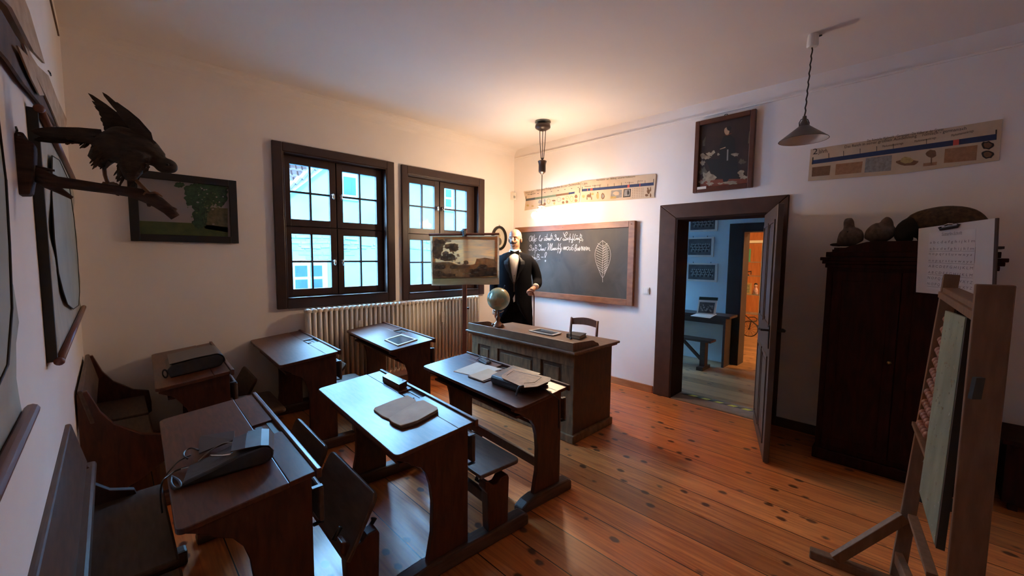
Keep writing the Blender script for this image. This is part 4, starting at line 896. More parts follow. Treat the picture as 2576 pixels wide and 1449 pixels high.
def translucent(m, f=.68):
    nt = m.node_tree; b = nt.nodes['Principled BSDF']; o = nt.nodes['Material Output']
    src = b.inputs['Base Color'].links[0].from_socket
    t_ = nt.nodes.new('ShaderNodeBsdfTranslucent'); mx = nt.nodes.new('ShaderNodeMixShader'); mx.inputs[0].default_value = f
    nt.links.new(src, t_.inputs[0]); nt.links.new(b.outputs[0], mx.inputs[1]); nt.links.new(t_.outputs[0], mx.inputs[2]); nt.links.new(mx.outputs[0], o.inputs[0])
for m_ in cm + [MATS['canvas_back']]: translucent(m_)

# ------------------------------------------------------------------ mannequin
MP = Vector((-0.83, -0.86, 0))
face = R(196)       # direction the body looks
t = MB()
fwd = Vector((math.cos(R(222)), math.sin(R(222)), 0)); lf_ = Vector((-fwd.y, fwd.x, 0)); Z3 = Vector((0, 0, 1))   # lf_ = its left side
def mp(f, l, z): return MP + fwd * f + lf_ * l + Z3 * (z + .062 * min(1, max(0, (z - .95) / .5)))
HT = 1.915
# head direction (turned to its right)
hf = Vector((math.cos(R(207)), math.sin(R(207)), 0)); hl = Vector((-hf.y, hf.x, 0))
hc = MP + fwd * .02 + Z3 * 1.79
def hp(f, l, z): return hc + hf * f + hl * l + Z3 * z
hrot = Euler((0, 0, math.atan2(hf.y, hf.x)))
mb = MB()
# torso, pelvis, legs
mb.tube([mp(0, 0, .90), mp(0, 0, 1.0), mp(0, 0, 1.12), mp(0.01, 0, 1.28), mp(0.0, 0, 1.42), mp(-.01, 0, 1.52), mp(-.01, 0, 1.58)], [.13, .135, .12, .135, .15, .12, .06], 16, flat=1.25, flatdir=lf_)
for s_ in (1, -1):
    mb.tube([mp(0, .085 * s_, .96), mp(0.01, .10 * s_, .75), mp(.015, .105 * s_, .52), mp(0, .105 * s_, .35), mp(-.01, .105 * s_, .10), mp(-.01, .105 * s_, .05)], [.095, .085, .058, .058, .04, .045], 12)
    mb.tube([mp(-.05, .105 * s_, .04), mp(.06, .115 * s_, .04), mp(.17, .13 * s_, .03)], [.04, .042, .028], 10)
    mb.ball(mp(0, .12 * s_, 1.44), (.035, .035, .035))
mb.tube([mp(-.01, 0, 1.54), mp(0.0, 0, 1.62), hp(-.015, 0, -.08), hp(-.02, 0, -.03)], [.065, .056, .056, .055], 14)
# right arm hanging, left arm bent forward holding the cane
mb.tube([mp(0, -.155, 1.46), mp(-.01, -.218, 1.36), mp(-.005, -.24, 1.20), mp(.03, -.245, 1.06), mp(.06, -.24, .94)], [.045, .040, .034, .029, .024], 12, sp=3)
HL = mp(0.20, .245, 1.175)
mb.tube([mp(0, .155, 1.46), mp(-.02, .228, 1.37), mp(-.01, .27, 1.25), mp(.09, .275, 1.205), mp(.165, .262, 1.185)], [.045, .038, .032, .028, .023], 12, sp=3)
def hand(mb, w, d, up, side, curl=1.0):
    """w wrist, d finger direction, up back-of-hand direction, side thumb direction"""
    d = Vector(d).normalized(); up = Vector(up).normalized(); side = Vector(side).normalized()
    mb.tube([w, w + d * .03, w + d * .065, w + d * .088], [.026, .032, .036, .030], 10, flat=1.0, flatdir=side)
    for i, (o_, L_) in enumerate(((.028, .072), (.010, .080), (-.009, .075), (-.026, .060))):
        b0 = w + d * .08 + side * o_; k = L_ / 3
        a1 = R(25 * curl); a2 = R(80 * curl); a3 = R(130 * curl)
        p1 = b0 + (d * math.cos(a1) - up * math.sin(a1)) * k * 1.2; p2 = p1 + (d * math.cos(a2) - up * math.sin(a2)) * k; p3 = p2 + (d * math.cos(a3) - up * math.sin(a3)) * k * .9
        mb.tube([b0 - d * .012, p1, p2, p3], [.0105, .0098, .0088, .0070], 8)
    b0 = w + d * .03 + side * .028
    mb.tube([w + d * .02 + side * .012, b0 + side * .018 + d * .012 - up * .008, b0 + side * .030 + d * .036 - up * .02 * curl, b0 + side * .022 + d * .058 - up * .032 * curl], [.015, .013, .011, .0085], 8)
hand(mb, HL - fwd * .01, (fwd * .8 - lf_ * .35 - Z3 * .35), (Z3 * .9 + fwd * .3), -lf_ + fwd * .2, 1.0)
hand(mb, mp(.06, -.24, .935), (fwd * .15 - Z3), -lf_ * -1.0 * -1, fwd, .35)
# head
E3 = lambda a, b, c_, r: mb.ball(hp(a, b, c_), r, 3, hrot)
E3(-.012, 0, .035, (.098, .078, .090)); E3(.018, 0, -.035, (.070, .060, .085)); E3(.045, 0, -.082, (.036, .036, .028))
E3(.060, 0, .030, (.030, .055, .022)); E3(.052, .030, -.022, (.026, .020, .022)); E3(.052, -.030, -.022, (.026, .020, .022))
mb.tube([hp(.078, 0, .022), hp(.094, 0, -.004), hp(.108, 0, -.026), hp(.088, 0, -.034)], [.009, .012, .015, .012], 8)
E3(.084, 0, -.056, (.014, .022, .007)); E3(.082, 0, -.068, (.013, .020, .007))
for s_ in (1, -1): mb.ball(hp(-.012, .079 * s_, -.010), (.022, .009, .034), 2, Euler((0, 0, math.atan2(hf.y, hf.x) + .3 * s_)))
man = mb.build('mannequin', skin_m, remesh=0.0052, smoothit=3, tag=('bald moustached mannequin in black tailcoat and bow tie, beside the chalkboard', 'mannequin'))
def child(mb, name, m, par, **k): return mb.build(name, m, par, **k)
# eyes
for s_, nm in ((1, 'eye'), (-1, 'eye')):
    mb = MB(); mb.ball(hp(.074, .030 * s_, .002), (.008, .015, .0075), 2, hrot); mb.m(1).ball(hp(.081, .030 * s_, .001), (.004, .007, .006), 2, hrot)
    child(mb, nm, [mat('eye_white', (.55, .45, .40), .3), hair_m], man, smooth=True)
    mb = MB(); mb.tube([hp(.078, .012 * s_, .020), hp(.081, .030 * s_, .029), hp(.070, .050 * s_, .022)], [.003, .004, .002], 6); child(mb, 'eyebrow', mat('brow_brown', (.20, .08, .04), .7), man)
mb = MB()
for s_ in (1, -1): mb.tube([hp(.100, 0, -.045), hp(.098, .016 * s_, -.050), hp(.088, .034 * s_, -.050), hp(.078, .048 * s_, -.040), hp(.074, .058 * s_, -.030)], [.006, .0085, .007, .004, .002], 8)
child(mb, 'moustache', hair_m, man, smooth=True)
mb = MB(); mb.ball(hp(.090, 0, -.063), (.010, .020, .006), 2, hrot); child(mb, 'lips', mat('lip_red', (.45, .13, .10), .4), man, smooth=True)
# shirt front and collar
mb = MB(); mb.tube([mp(.0, 0, 1.53), mp(.0, 0, 1.575), mp(.0, 0, 1.60)], [.085, .072, .068], 20)
mb.tube([mp(.03, 0, 1.24), mp(.04, 0, 1.36), mp(.035, 0, 1.46), mp(.01, 0, 1.545)], [.118, .128, .122, .085], 20, flat=.95, flatdir=lf_); child(mb, 'shirt', shirt_m, man, smooth=True)
mb = MB()
for zz in (1.30, 1.38, 1.46): mb.ball(mp(.158 if zz < 1.4 else .150, 0, zz), .006, 1)
mb.build('shirt_button', iron_m, man)
bt = mp(.092, 0, 1.563)
mb = MB()
for s_ in (1, -1):
    mb.slab([bt + lf_ * .006 * s_ + Z3 * .010, bt + lf_ * .055 * s_ + Z3 * .030, bt + lf_ * .055 * s_ - Z3 * .028, bt + lf_ * .006 * s_ - Z3 * .010], fwd * .014)
mb.ball(bt + fwd * .008, (.012, .012, .013), 2); child(mb, 'bow_tie', hair_m, man, bevel=.002)
# trousers
mb = MB()
mb.tube([mp(0, 0, .90), mp(0, 0, 1.02), mp(0, 0, 1.12)], [.145, .155, .145], 16, flat=1.22, flatdir=lf_)
for s_ in (1, -1): mb.tube([mp(0, .085 * s_, .97), mp(.01, .10 * s_, .75), mp(.015, .105 * s_, .50), mp(0, .105 * s_, .10)], [.112, .105, .088, .080], 12)
child(mb, 'trousers', wool_m, man, remesh=0.012, smoothit=2)
for s_ in (1, -1):
    mb = MB(); mb.tube([mp(-.07, .107 * s_, .045), mp(.05, .115 * s_, .045), mp(.19, .13 * s_, .033)], [.05, .052, .036], 12); mb.box(mp(-.07, .107 * s_, 0) - Vector((.03, .03, 0)), mp(-.07, .107 * s_, .03) + Vector((.03, .03, 0))); child(mb, 'shoe', leather_m, man, smooth=True)
# tailcoat: shell open at the front
mb = MB(); prof = [(1.565, .085, .085, .6), (1.545, .105, .140, .46), (1.515, .125, .190, .36), (1.46, .150, .212, .27), (1.38, .160, .208, .20), (1.28, .158, .200, .12), (1.20, .155, .212, .03), (1.10, .158, .210, .04), (1.00, .175, .215, .16), (.90, .185, .222, .42), (.80, .19, .228, .75), (.70, .19, .232, 1.1), (.60, .19, .235, 1.5)]
ringsA = []; ns = 28
for (z, rf, rl, gap) in prof:
    rg = []
    for k in range(ns + 1):
        a = gap + (2 * math.pi - 2 * gap) * k / ns
        rg.append(mb.bm.verts.new(mp(rf * math.cos(a) + (.012 if z > 1.15 else 0), rl * math.sin(a), z)))
    ringsA.append(rg)
for j in range(len(ringsA) - 1):
    for k in range(ns): mb.bm.faces.new((ringsA[j][k], ringsA[j][k + 1], ringsA[j + 1][k + 1], ringsA[j + 1][k]))
coat = child(mb, 'tailcoat', wool_m, man, smooth=True); md = coat.modifiers.new('s', 'SOLIDIFY'); md.thickness = .010; md.offset = 0
mb = MB()
mb.tube([mp(0, -.150, 1.500), mp(-.01, -.215, 1.42), mp(-.01, -.252, 1.30), mp(0, -.262, 1.20), mp(.035, -.262, 1.08), mp(.06, -.25, .965)], [.050, .062, .060, .056, .050, .044], 14, sp=3)
mb.tube([mp(0, .150, 1.500), mp(-.02, .220, 1.42), mp(-.025, .268, 1.32), mp(-.01, .285, 1.235), mp(.08, .285, 1.205), mp(.150, .268, 1.19)], [.050, .062, .060, .059, .053, .045], 14, sp=3)
child(mb, 'sleeve', wool_m, man, remesh=0.01, smoothit=2)
mb = MB()
for s_ in (1, -1):
    for k in range(10):
        q_ = []
        for f_ in (k / 10, (k + 1) / 10):
            z_ = 1.56 - .345 * f_; r_ = .095 + .088 * min(1, f_ * 2.6) ** .7; w_ = .050 * math.sin(math.pi * min(1, f_ * 1.15 + .12)) ** .8 if f_ < .76 else .050 * (1 - f_) * 2
            i_ = .055 + .040 * math.sin(math.pi * min(f_ * 1.25, 1) * .5) - .085 * max(0, f_ - .35) / .65
            q_.append((mp(math.sqrt(max(r_ * r_ - i_ * i_ * .7, 1e-4)) + .004, i_ * s_, z_), mp(math.sqrt(max(r_ * r_ - (i_ + w_) ** 2 * .7, 1e-4)) + .002, (i_ + w_) * s_, z_)))
        mb.slab([q_[0][0], q_[1][0], q_[1][1], q_[0][1]], fwd * .006)
    bmesh.ops.remove_doubles(mb.bm, verts=mb.bm.verts, dist=1e-5)
child(mb, 'lapel', mat('black_satin', (.012, .012, .015), .35), man)
mb = MB(); mb.tube([mp(.156, .266, 1.188), mp(.172, .262, 1.182)], [.040, .038], 14); mb.tube([mp(.06, -.252, .962), mp(.062, -.25, .945)], [.040, .038], 14); child(mb, 'cuff', shirt_m, man, smooth=True)
mb = MB(); mb.slab([mp(.172, -.012, 1.055), mp(.176, .012, 1.10), mp(.174, .014, 1.02), mp(.170, -.004, 1.01)], fwd * .004); child(mb, 'shirt_tail', shirt_m, man)
gp = HL + fwd * .075 - lf_ * .03 - Z3 * .045
mb = MB(); mb.tube([gp + fwd * .012 - lf_ * .05 + Z3 * .0, gp - lf_ * .02 + Z3 * .012, gp + lf_ * .015 + Z3 * .004, gp + lf_ * .03 - Z3 * .04, gp + lf_ * .032 - Z3 * .25, Vector((gp.x, gp.y, 0)) + lf_ * .035 + Z3 * .03, Vector((gp.x, gp.y, 0)) + lf_ * .035], [.009, .010, .010, .0085, .0075, .006, .006], 8)
mb.build('walking_cane', mat('cane_brown', (.20, .075, .04), .35), smooth=True, tag=('thin brown walking cane held in the left hand of the mannequin', 'cane'))

# ------------------------------------------------------------------ globe
gb = Vector((-1.475, -1.200, 0.8005)); fgl = (gb - CAM).dot(FW)
t = thing('globe', 'antique greenish-brown globe on a bronze foot, on the teacher desk', 'globe', gb)
gc = atd(1254, 752, fgl); gr = 28.8 / F * fgl
gb2 = Vector((gc.x - .006, gc.y, 0.8065)); bot = gc.z - gr
hgt = bot - gb2.z
mb = MB(); mb.lathe([(.070, 0), (.072, .008), (.058, .02), (.045, .036), (.026, .055), (.018, .075), (.024, .088), (.026, .10), (.014, .116), (.012, .135), (.017, .145), (.009, hgt - .03), (.008, hgt - .008)], gb2, 24)
for k in range(3): a = R(40 + 120 * k); mb.ball(gb2 + Vector((.06 * math.cos(a), .06 * math.sin(a), .02)), (.018, .018, .020), 2)
mb.build('foot', globe_stand_m, t, smooth=True)
mb = MB(); mb.tube([Vector((gc.x - .04, gc.y + .04, bot - .002)), Vector((gc.x - .02, gc.y + .02, bot - .022)), Vector((gc.x, gc.y, bot - .018)), Vector((gc.x + .02, gc.y - .02, bot - .022)), Vector((gc.x + .04, gc.y - .04, bot - .002))], .006, 8); mb.build('cradle', chrome_m, t, smooth=True)
mb = MB(); mb.ball(gc, gr, 4)
gm, nt, b = new_mat('globe_map'); N = nt.nodes.new; L = nt.links.new
no = N('ShaderNodeTexNoise'); no.inputs['Scale'].default_value = 7; no.inputs['Detail'].default_value = 8; tc = N('ShaderNodeTexCoord'); L(tc.outputs['Object'], no.inputs['Vector'])
cr = N('ShaderNodeValToRGB'); el = cr.color_ramp.elements; el[0].position = .44; el[0].color = (.20, .26, .18, 1); el[1].position = .60; el[1].color = (.26, .17, .08, 1); e = el.new(.5); e.color = (.34, .30, .18, 1)
L(no.outputs['Fac'], cr.inputs[0]); L(cr.outputs[0], b.inputs['Base Color']); b.inputs['Roughness'].default_value = .22; b.inputs['IOR'].default_value = 1.6
mb.build('sphere', gm, t, smooth=True)
ax_ = (Rr * .42 + Z3 * .9).normalized()
mb = MB(); mb.tube([gc + ax_ * (gr - .004), gc + ax_ * (gr + .035)], .004, 6); mb.ball(gc + ax_ * (gr + .036), .007, 1); mb.build('axis_pin', iron_m, t)

# ------------------------------------------------------------------ things on the teacher desk
def flatbox(name, quad, z, th, mats, label, cat, group=None, bevel=.001, ax='z', parts=None):
    pts = [at(px, py, 'z', z + th) for px, py in quad]
    mb = MB(); mb.slab(pts, (0, 0, -th)); return mb, pts
ZT = 0.8006
def slate(quad, z0, label, plane=None, group='school slates'):
    """framed writing slate; plane(x,y)->z for sloping desk tops"""
    P4 = []
    for px, py in quad:
        q = at(px, py, 'z', z0)
        for _ in range(8):
            zz = plane(q) if plane else z0
            q = at(px, py, 'z', zz)
        P4.append(q)
    c = sum(P4, Vector()) / 4; nrm = (P4[1] - P4[0]).cross(P4[3] - P4[0]).normalized()
    if nrm.z < 0: nrm = -nrm
    t = thing('writing_slate', label, 'slate', c, group=group)
    ins = [p + (c - p) * .16 for p in P4]
    mb = MB(); mb.slab(ins, nrm * .005); mb.build('slate_face', mat('slate_face', (.05, .055, .06), .22, ior=1.7), t)
    mb = MB()
    for k in range(4): mb.slab([P4[k], P4[(k + 1) % 4], ins[(k + 1) % 4], ins[k]], nrm * .009)
    bmesh.ops.remove_doubles(mb.bm, verts=mb.bm.verts, dist=1e-6)
    mb.build('slate_frame', mat('slate_frame_wood', (.55, .46, .36), .6), t)
    return c, nrm
slate([(1330, 832.5), (1359, 827.5), (1413, 839.5), (1391, 845.5)], ZT + .006, 'wood-framed writing slate lying on the teacher desk')
a = at(1348, 831, 'z', .817); b = at(1386, 837.5, 'z', .817)
mb = MB(); mb.tube([a, b], .0035, 6); mb.build('slate_pencil', INK, tag=('dark pencil lying across the slate on the teacher desk', 'pencil'))
bq = [(1425, 839.5), (1440, 833.5), (1475.5, 838), (1459, 846)]
t_pts = [at(px, py, 'z', .836) for px, py in bq]; c = sum(t_pts, Vector()) / 4
t = thing('old_book', 'thick dark closed book on the teacher desk near the pen', 'book', (c.x, c.y, ZT))
bd = mat('book_cover_dark', (.035, .028, .024), .5)
mb = MB(); mb.slab(t_pts, (0, 0, -.004)); mb.slab([p - Z3 * .031 for p in t_pts], (0, 0, -.004)); mb.slab([t_pts[0] - Z3 * .004, t_pts[1] - Z3 * .004, t_pts[1] + (t_pts[2] - t_pts[1]) * .05 - Z3 * .004, t_pts[0] + (t_pts[3] - t_pts[0]) * .05 - Z3 * .004], (0, 0, -.027)); mb.build('cover', bd, t)
ins = [p + (c - p) * .05 for p in t_pts]; mb = MB(); mb.slab([Vector((p.x, p.y, .8315)) for p in ins], (0, 0, -.026)); mb.build('pages', mat('page_edges', (.30, .20, .12), .8), t)
pb = at(1436, 853, 'z', ZT + .0)
t = thing('pen_holder', 'thin dark dip pen standing upright in a small holder, on the teacher desk', 'pen', pb)
mb = MB(); mb.lathe([(.014, 0), (.014, .004), (.006, .010), (.005, .03), (.004, .034)], pb, 14); mb.build('holder', iron_m, t, smooth=True)
pt = pb + Vector((.004, .0, .215)); mb = MB(); mb.tube([pb + Z3 * .02, pb + Z3 * .09, pb + Z3 * .14, pt], [.0052, .006, .0035, .0018], 8); mb.build('pen_shaft', hair_m, t, smooth=True)

# ------------------------------------------------------------------ things on the school desks
def desk_plane(o, D, zl, dz=.045):
    M = WM[o.name].inverted()
    def f(q): v = M @ Vector((q.x, q.y, 0)); return top_z(v.x, D, zl, zl + dz) + .0008
    return f
PB, PD, PF, PA, PE, PC_ = desk_plane(B_, .42, .70), desk_plane(D_, .42, .705), desk_plane(F_, .42, .70), desk_plane(A_, .385, .745), desk_plane(E_, .40, .775), desk_plane(C_, .42, .76)
def on(px, py, plane, h=0.0):
    q = at(px, py, 'z', .75)
    for _ in range(10): q = at(px, py, 'z', plane(q) + h)
    return q
slate([(967, 856.5), (1009, 843), (1050.5, 855.5), (1001, 871.5)], .8, 'white-framed writing slate on the desk in front of the radiator', PE)
# pencil box on desk D
q4 = [on(*p, PD, .038) for p in ((962, 946), (978, 937.5), (1024, 958), (1004, 967.5))]
t = thing('pencil_box', 'dark wooden pencil box at the back edge of the middle desk', 'box', sum(q4, Vector()) / 4 - Z3 * .04)
mb = MB(); mb.slab([p - Z3 * .008 for p in q4], (0, 0, -.030)); mb.build('box_body', desk_m, t, bevel=.002)
mb = MB(); mb.slab(q4, (0, 0, -.0075)); mb.build('sliding_lid', mat('box_lid', (.075, .045, .038), .25, ior=1.8), t, bevel=.0015)
mb = MB(); cc = q4[2] + (q4[0] - q4[2]) * .16 + Z3 * .0006; mb.lathe([(.007, 0), (.0065, .001)], cc, 12); mb.build('finger_hole', dark_m, t)
# open notebook
nbm = mat('notebook_paper', (.66, .50, .36), .85, c2=(.50, .36, .25), scale=9)
t = thing('open_notebook', 'yellowed open notebook with tattered edges on the middle desk', 'notebook', on(1020, 1035, PD))
ctr = [(975, 1050), (1044, 1000)]
left = [(940, 1030), (943, 1025), (985, 1008), (1026, 994), (1046, 1006), (1046, 1012), (977, 1052), (960, 1045)]
right = [(977, 1052), (1046, 1010), (1065, 1006), (1100, 1024), (1100, 1030), (1050, 1058), (1008, 1070), (985, 1060)]
mb = MB(); mb.slab([on(*p, PD, .010) for p in left], (0, 0, -.0085)); mb.build('left_pages', mat('notebook_left', (.56, .41, .29), .85, var=.2, scale=9), t, bevel=.001)
mb = MB(); mb.slab([on(*p, PD, .018) for p in right], (0, 0, -.006)); mb.build('right_pages', nbm, t, bevel=.0015)
mb = MB(); mb.slab([on(p[0] + 2, p[1] + 5, PD, .011) for p in right], (0, 0, -.0095)); mb.build('lower_pages', mat('notebook_edges', (.17, .10, .06), .85, var=.4, scale=60), t)
# papers on desk F
mb = MB(); mb.slab([on(*p, PF, .002) for p in ((1140, 934), (1200, 911), (1264, 928), (1196, 946))], (0, 0, -.0012)); mb.build('paper_sheet', mat('grey_sheet', (.60, .55, .47), .85), tag=('pale grey paper sheet on the desk beside the big desk', 'paper'))
t = thing('exercise_book', 'thin beige exercise book between the grey sheet and the satchel', 'book', on(1210, 945, PF))
mb = MB(); mb.slab([on(*p, PF, .010) for p in ((1178, 945), (1228, 927), (1262, 940), (1214, 958))], (0, 0, -.004)); mb.build('pages', paper_m, t)
mb = MB(); mb.slab([on(*p, PF, .0055) for p in ((1177, 947), (1229, 930), (1265, 943), (1216, 961))], (0, 0, -.004)); mb.build('cover', mat('cover_brown', (.10, .06, .04), .6), t)
# wire pen tray / spectacles
t = thing('spectacles', 'old black wire spectacles beside a dark case at the back of the desk with papers', 'spectacles', on(1205, 902, PF))
mb = MB(); P_ = [on(*p, PF, .012) for p in ((1183, 898), (1181, 892), (1190, 888), (1204, 895), (1209, 900), (1200, 905), (1183, 898))]; mb.tube(P_, .0022, 6)
P_ = [on(*p, PF, .012) for p in ((1209, 900), (1206, 896), (1216, 894), (1232, 904), (1235, 908), (1224, 912), (1209, 900))]; mb.tube(P_, .0022, 6); mb.build('wire_rim', iron_m, t)
mb = MB(); mb.slab([on(*p, PF, .010) for p in ((1203, 905), (1214, 899), (1236, 909), (1222, 915))], (0, 0, -.009)); mb.build('case', hair_m, t, bevel=.003)
# satchels
def satchel(name, label, fr0, fr1, depthv, h, up, matb, matf, frontflap=0.0, strap=True, extra=None):
    """bag lying on its back: from fr0 (open end) to fr1 (rounded end) along the near edge, depthv = vector across"""
    fr0 = Vector(fr0); fr1 = Vector(fr1); dv = Vector(depthv); L_ = (fr1 - fr0); Ln = L_.length; X = L_.normalized(); U = Vector(up).normalized(); Y = dv.normalized(); Wd = dv.length
    t = thing(name, label, 'satchel', (fr0 + fr1) / 2 + dv / 2, group='leather school satchels')
    prof = [(0.01, 0.0), (Ln - h / 2, 0.0)] + [(Ln - h / 2 + h / 2 * math.sin(R(a)), h / 2 - h / 2 * math.cos(R(a))) for a in range(15, 180, 15)] + [(Ln - h / 2, h), (Ln * .5, h * 1.02), (0.03, h * .93), (0.0, h * .6)]
    mb = MB(); mb.slab([fr0 + X * a + U * b for a, b in prof], dv); mb.build('bag_body', matb, t, bevel=.006, smooth=False)
    o = 0.004
    fl = [(Ln - h / 2 + (h / 2 + o) * math.sin(R(a)), h / 2 - (h / 2 + o) * math.cos(R(a))) for a in range(60, 181, 15)] + [(Ln * .5, h * 1.02 + o), (0.02 - frontflap, h * .95 + o)]
    fl2 = [(a, b + .004) if i > 7 else (a + .004 * math.sin(R(60 + 15 * i)), b - .004 * math.cos(R(60 + 15 * i))) for i, (a, b) in enumerate(fl)]
    mb = MB(); mb.slab([fr0 - Y * .006 + X * a + U * b for a, b in fl] + [fr0 - Y * .006 + X * a + U * b for a, b in fl2[::-1]], Y * (Wd + .012)); mb.build('flap', matf, t, bevel=.001)
    if strap:
        for f in (.25, .72):
            mb = MB(); p = fr0 + dv * f
            mb.tube([p + X * .12 + U * (h + .010), p + X * .01 + U * (h + .008), p - X * .012 + U * (h * .6), p - X * .006 + U * (h * .2)], .009, 6, flat=.25, flatdir=X * .2 + U); mb.build('strap', matb, t)
            mb = MB(); mb.box(p - X * .012 + U * (h * .45) - Vector((.008, .008, .008)), p - X * .012 + U * (h * .45) + Vector((.008, .008, .010))); mb.build('buckle', brass_m, t)
    return t
Ma = WM[A_.name].to_3x3(); ax_x = (Ma @ Vector((1, 0, .045 / .385))).normalized(); ax_y = (Ma @ Vector((0, 1, 0))).normalized(); ax_n = ax_x.cross(ax_y)
f0 = on(430, 948, PA); f1 = on(543, 935, PA)
f0 = on(424, 952, PA)
satchel('school_satchel', 'rolled black leather satchel on the far left desk', f0, f0 + ax_x * .31, ax_y * .33, .090, ax_n, leather_m, mat('leather_sheen', (.045, .035, .034), .28, ior=1.7, var=.3, scale=30), strap=False)
mb = MB(); p = f0 - ax_x * .02 + ax_n * .05
for k in range(2):
    pts = [p + ax_y * (.02 + .018 * k) + ax_x * (.012 * math.cos(a) + .008) + ax_n * (.026 * math.sin(a) - .02) for a in [R(30 * j) for j in range(13)]]; mb.tube(pts, .0035, 8, sp=2)
lo_o = mb.build('carrying_strap', leather_m, bpy.data.objects['school_satchel'])
# open satchel on desk B
Mb_ = WM[B_.name].to_3x3(); bx_ = (Mb_ @ Vector((1, 0, .107))).normalized(); by_ = (Mb_ @ Vector((0, 1, 0))).normalized(); bn = bx_.cross(by_)
t = thing('school_satchel', 'open dark satchel with loose straps on the nearest desk', 'satchel', on(600, 1140, PB), group='leather school satchels')
f0 = on(540, 1205, PB); X = (on(690, 1160, PB) - f0).normalized(); Y = bn.cross(X); h = .075; Ln = (on(692, 1160, PB) - f0).length
prof = [(-.10, 0), (Ln - h / 2, 0)] + [(Ln - h / 2 + h / 2 * math.sin(R(a)), h / 2 - h / 2 * math.cos(R(a))) for a in range(15, 180, 15)] + [(Ln - h / 2, h), (Ln * .45, h * .9), (0, h * .55), (-.10, h * .25)]
mb = MB(); mb.slab([f0 + X * a + bn * b for a, b in prof], Y * .15); mb.build('bag_body', leather_m, t, bevel=.01)
fm = mat('flap_leather', (.085, .050, .040), .5, c2=(.05, .030, .025), scale=20, ior=1.4)
mb = MB(); lim = [(Ln + .002, h * .55), (Ln - .012, h * .92), (Ln - .04, h + .004), (Ln * .55, h + .010), (Ln * .30, h + .004)]
for k in range(len(lim) - 1):
    a, b = lim[k], lim[k + 1]; w0 = .17 if k < 3 else .15
    mb.slab([f0 + X * a[0] + bn * a[1] + Y * .0, f0 + X * b[0] + bn * b[1] + Y * (0 if k < 3 else .02), f0 + X * b[0] + bn * b[1] + Y * w0, f0 + X * a[0] + bn * a[1] + Y * w0], bn * .004)
mb.build('flap', fm, t, bevel=.001)
mb = MB(); g = [on(500, 1108, PB, .02), on(505, 1096, PB, .02), on(590, 1083, PB, .06), on(590, 1105, PB, .075), on(500, 1140, PB, .03)]; mb.slab(g, bn * -.006); mb.build('inner_pocket', mat('pocket_leather', (.055, .036, .032), .4), t)
mb = MB(); mb.tube([on(*p, PB, hh) for p, hh in (((456, 1180), .012), ((490, 1172), .02), ((540, 1158), .035), ((608, 1137), .055))], [.004, .007, .007, .004], 8, flat=.35, flatdir=bn, sp=5); mb.tube([on(*p, PB, hh) for p, hh in (((500, 1160), .03), ((530, 1133), .05), ((565, 1114), .07), ((592, 1115), .075))], .0045, 8, flat=.4, flatdir=bn, sp=5); mb.build('strap', mat('worn_strap', (.16, .12, .09), .3, ior=1.7), t, smooth=True)
mb = MB(); mb.tube([on(*p, PB, .055) for p in ((530, 1146), (560, 1146), (585, 1142))], .005, 10, sp=4); mb.build('metal_bar', chrome_m, t, smooth=True)
mb = MB()
mb.tube([on(*p, PB, hh) for p, hh in (((500, 1133), .03), ((482, 1127), .03), ((466, 1134), .03), ((462, 1146), .03), ((472, 1154), .03))], .0035, 8, sp=5)
mb.tube([on(*p, PB, hh) for p, hh in (((480, 1145), .03), ((450, 1160), .03), ((430, 1180), .02), ((418, 1195), .006))], .005, 8, flat=.5, sp=5)
mb.tube([on(470, 1175, PB, .01), on(440, 1185, PB, .01), on(420, 1200, PB, .01), Vector(on(408, 1212, PB, .01)), atd(404, 1250, on(408, 1212, PB).__sub__(CAM).dot(FW)), atd(408, 1290, on(408, 1212, PB).__sub__(CAM).dot(FW))], .006, 8, flat=.5, sp=5)
mb.tube([on(*p, PB, .008) for p in ((430, 1198), (450, 1210), (455, 1225), (440, 1228), (430, 1215), (432, 1200))], .005, 8, sp=5); mb.build('loose_strap', leather_m, t, smooth=True)
# satchel on desk F
t = thing('school_satchel', 'satchel with pale brown flap and black front on the desk by the big desk', 'satchel', on(1310, 960, PF), group='leather school satchels')
fz = lambda px, py, h: on(px, py, PF, h)
bl_, br_, fl_, frr = fz(1246, 944, .0), fz(1384, 968, 0), fz(1250, 966, 0), fz(1320, 990, 0)
base4 = [on(1237, 964, PF), on(1310, 990, PF), on(1380, 966, PF), on(1290, 935, PF)]
top4 = [p + Z3 * .055 for p in base4]
mb = MB()
A0, A1, A2, A3 = base4
nseg = 8
fr = [(0, 0), (-.012, .018), (-.012, .04), (0.0, .058)]
dn = (A1 - A0).normalized().cross(Z3)
pr_ = []
mb.slab([A0, A0 + dn * .012 + Z3 * .02, A0 + dn * .010 + Z3 * .045, A0 + Z3 * .06, A3 + Z3 * .05, A3], A1 - A0); mb.slab([A1 - (A1 - A0) * .0, A1 + Z3 * .045, A2 + Z3 * .035, A2], (A3 - A2) * .05 + (A0 - A1) * .3)
mb.build('bag_body', leather_m, t, bevel=.006)
mb = MB(); flp = [fz(1262, 943, .062), fz(1290, 926, .058), fz(1386, 950, .050), fz(1384, 958, .055), fz(1352, 972, .06), fz(1318, 975, .062), fz(1262, 950, .066)]
mb.slab(flp, (0, 0, -.004)); mb.build('flap', leatherb_m, t, bevel=.001)
mb = MB(); mb.tube([fz(*p, .0655) for p in ((1275, 944), (1292, 932), (1362, 949), (1345, 962), (1318, 964))], .0016, 6); mb.build('stitching', mat('stitch', (.12, .06, .03), .6), t, smooth=True)
mb = MB(); mb.tube([fz(1318, 972, .068), fz(1306, 974, .060), fz(1301, 985, .035), fz(1298, 994, .008)], .009, 8, flat=.35, flatdir=dn); mb.build('strap', leather_m, t, smooth=True)
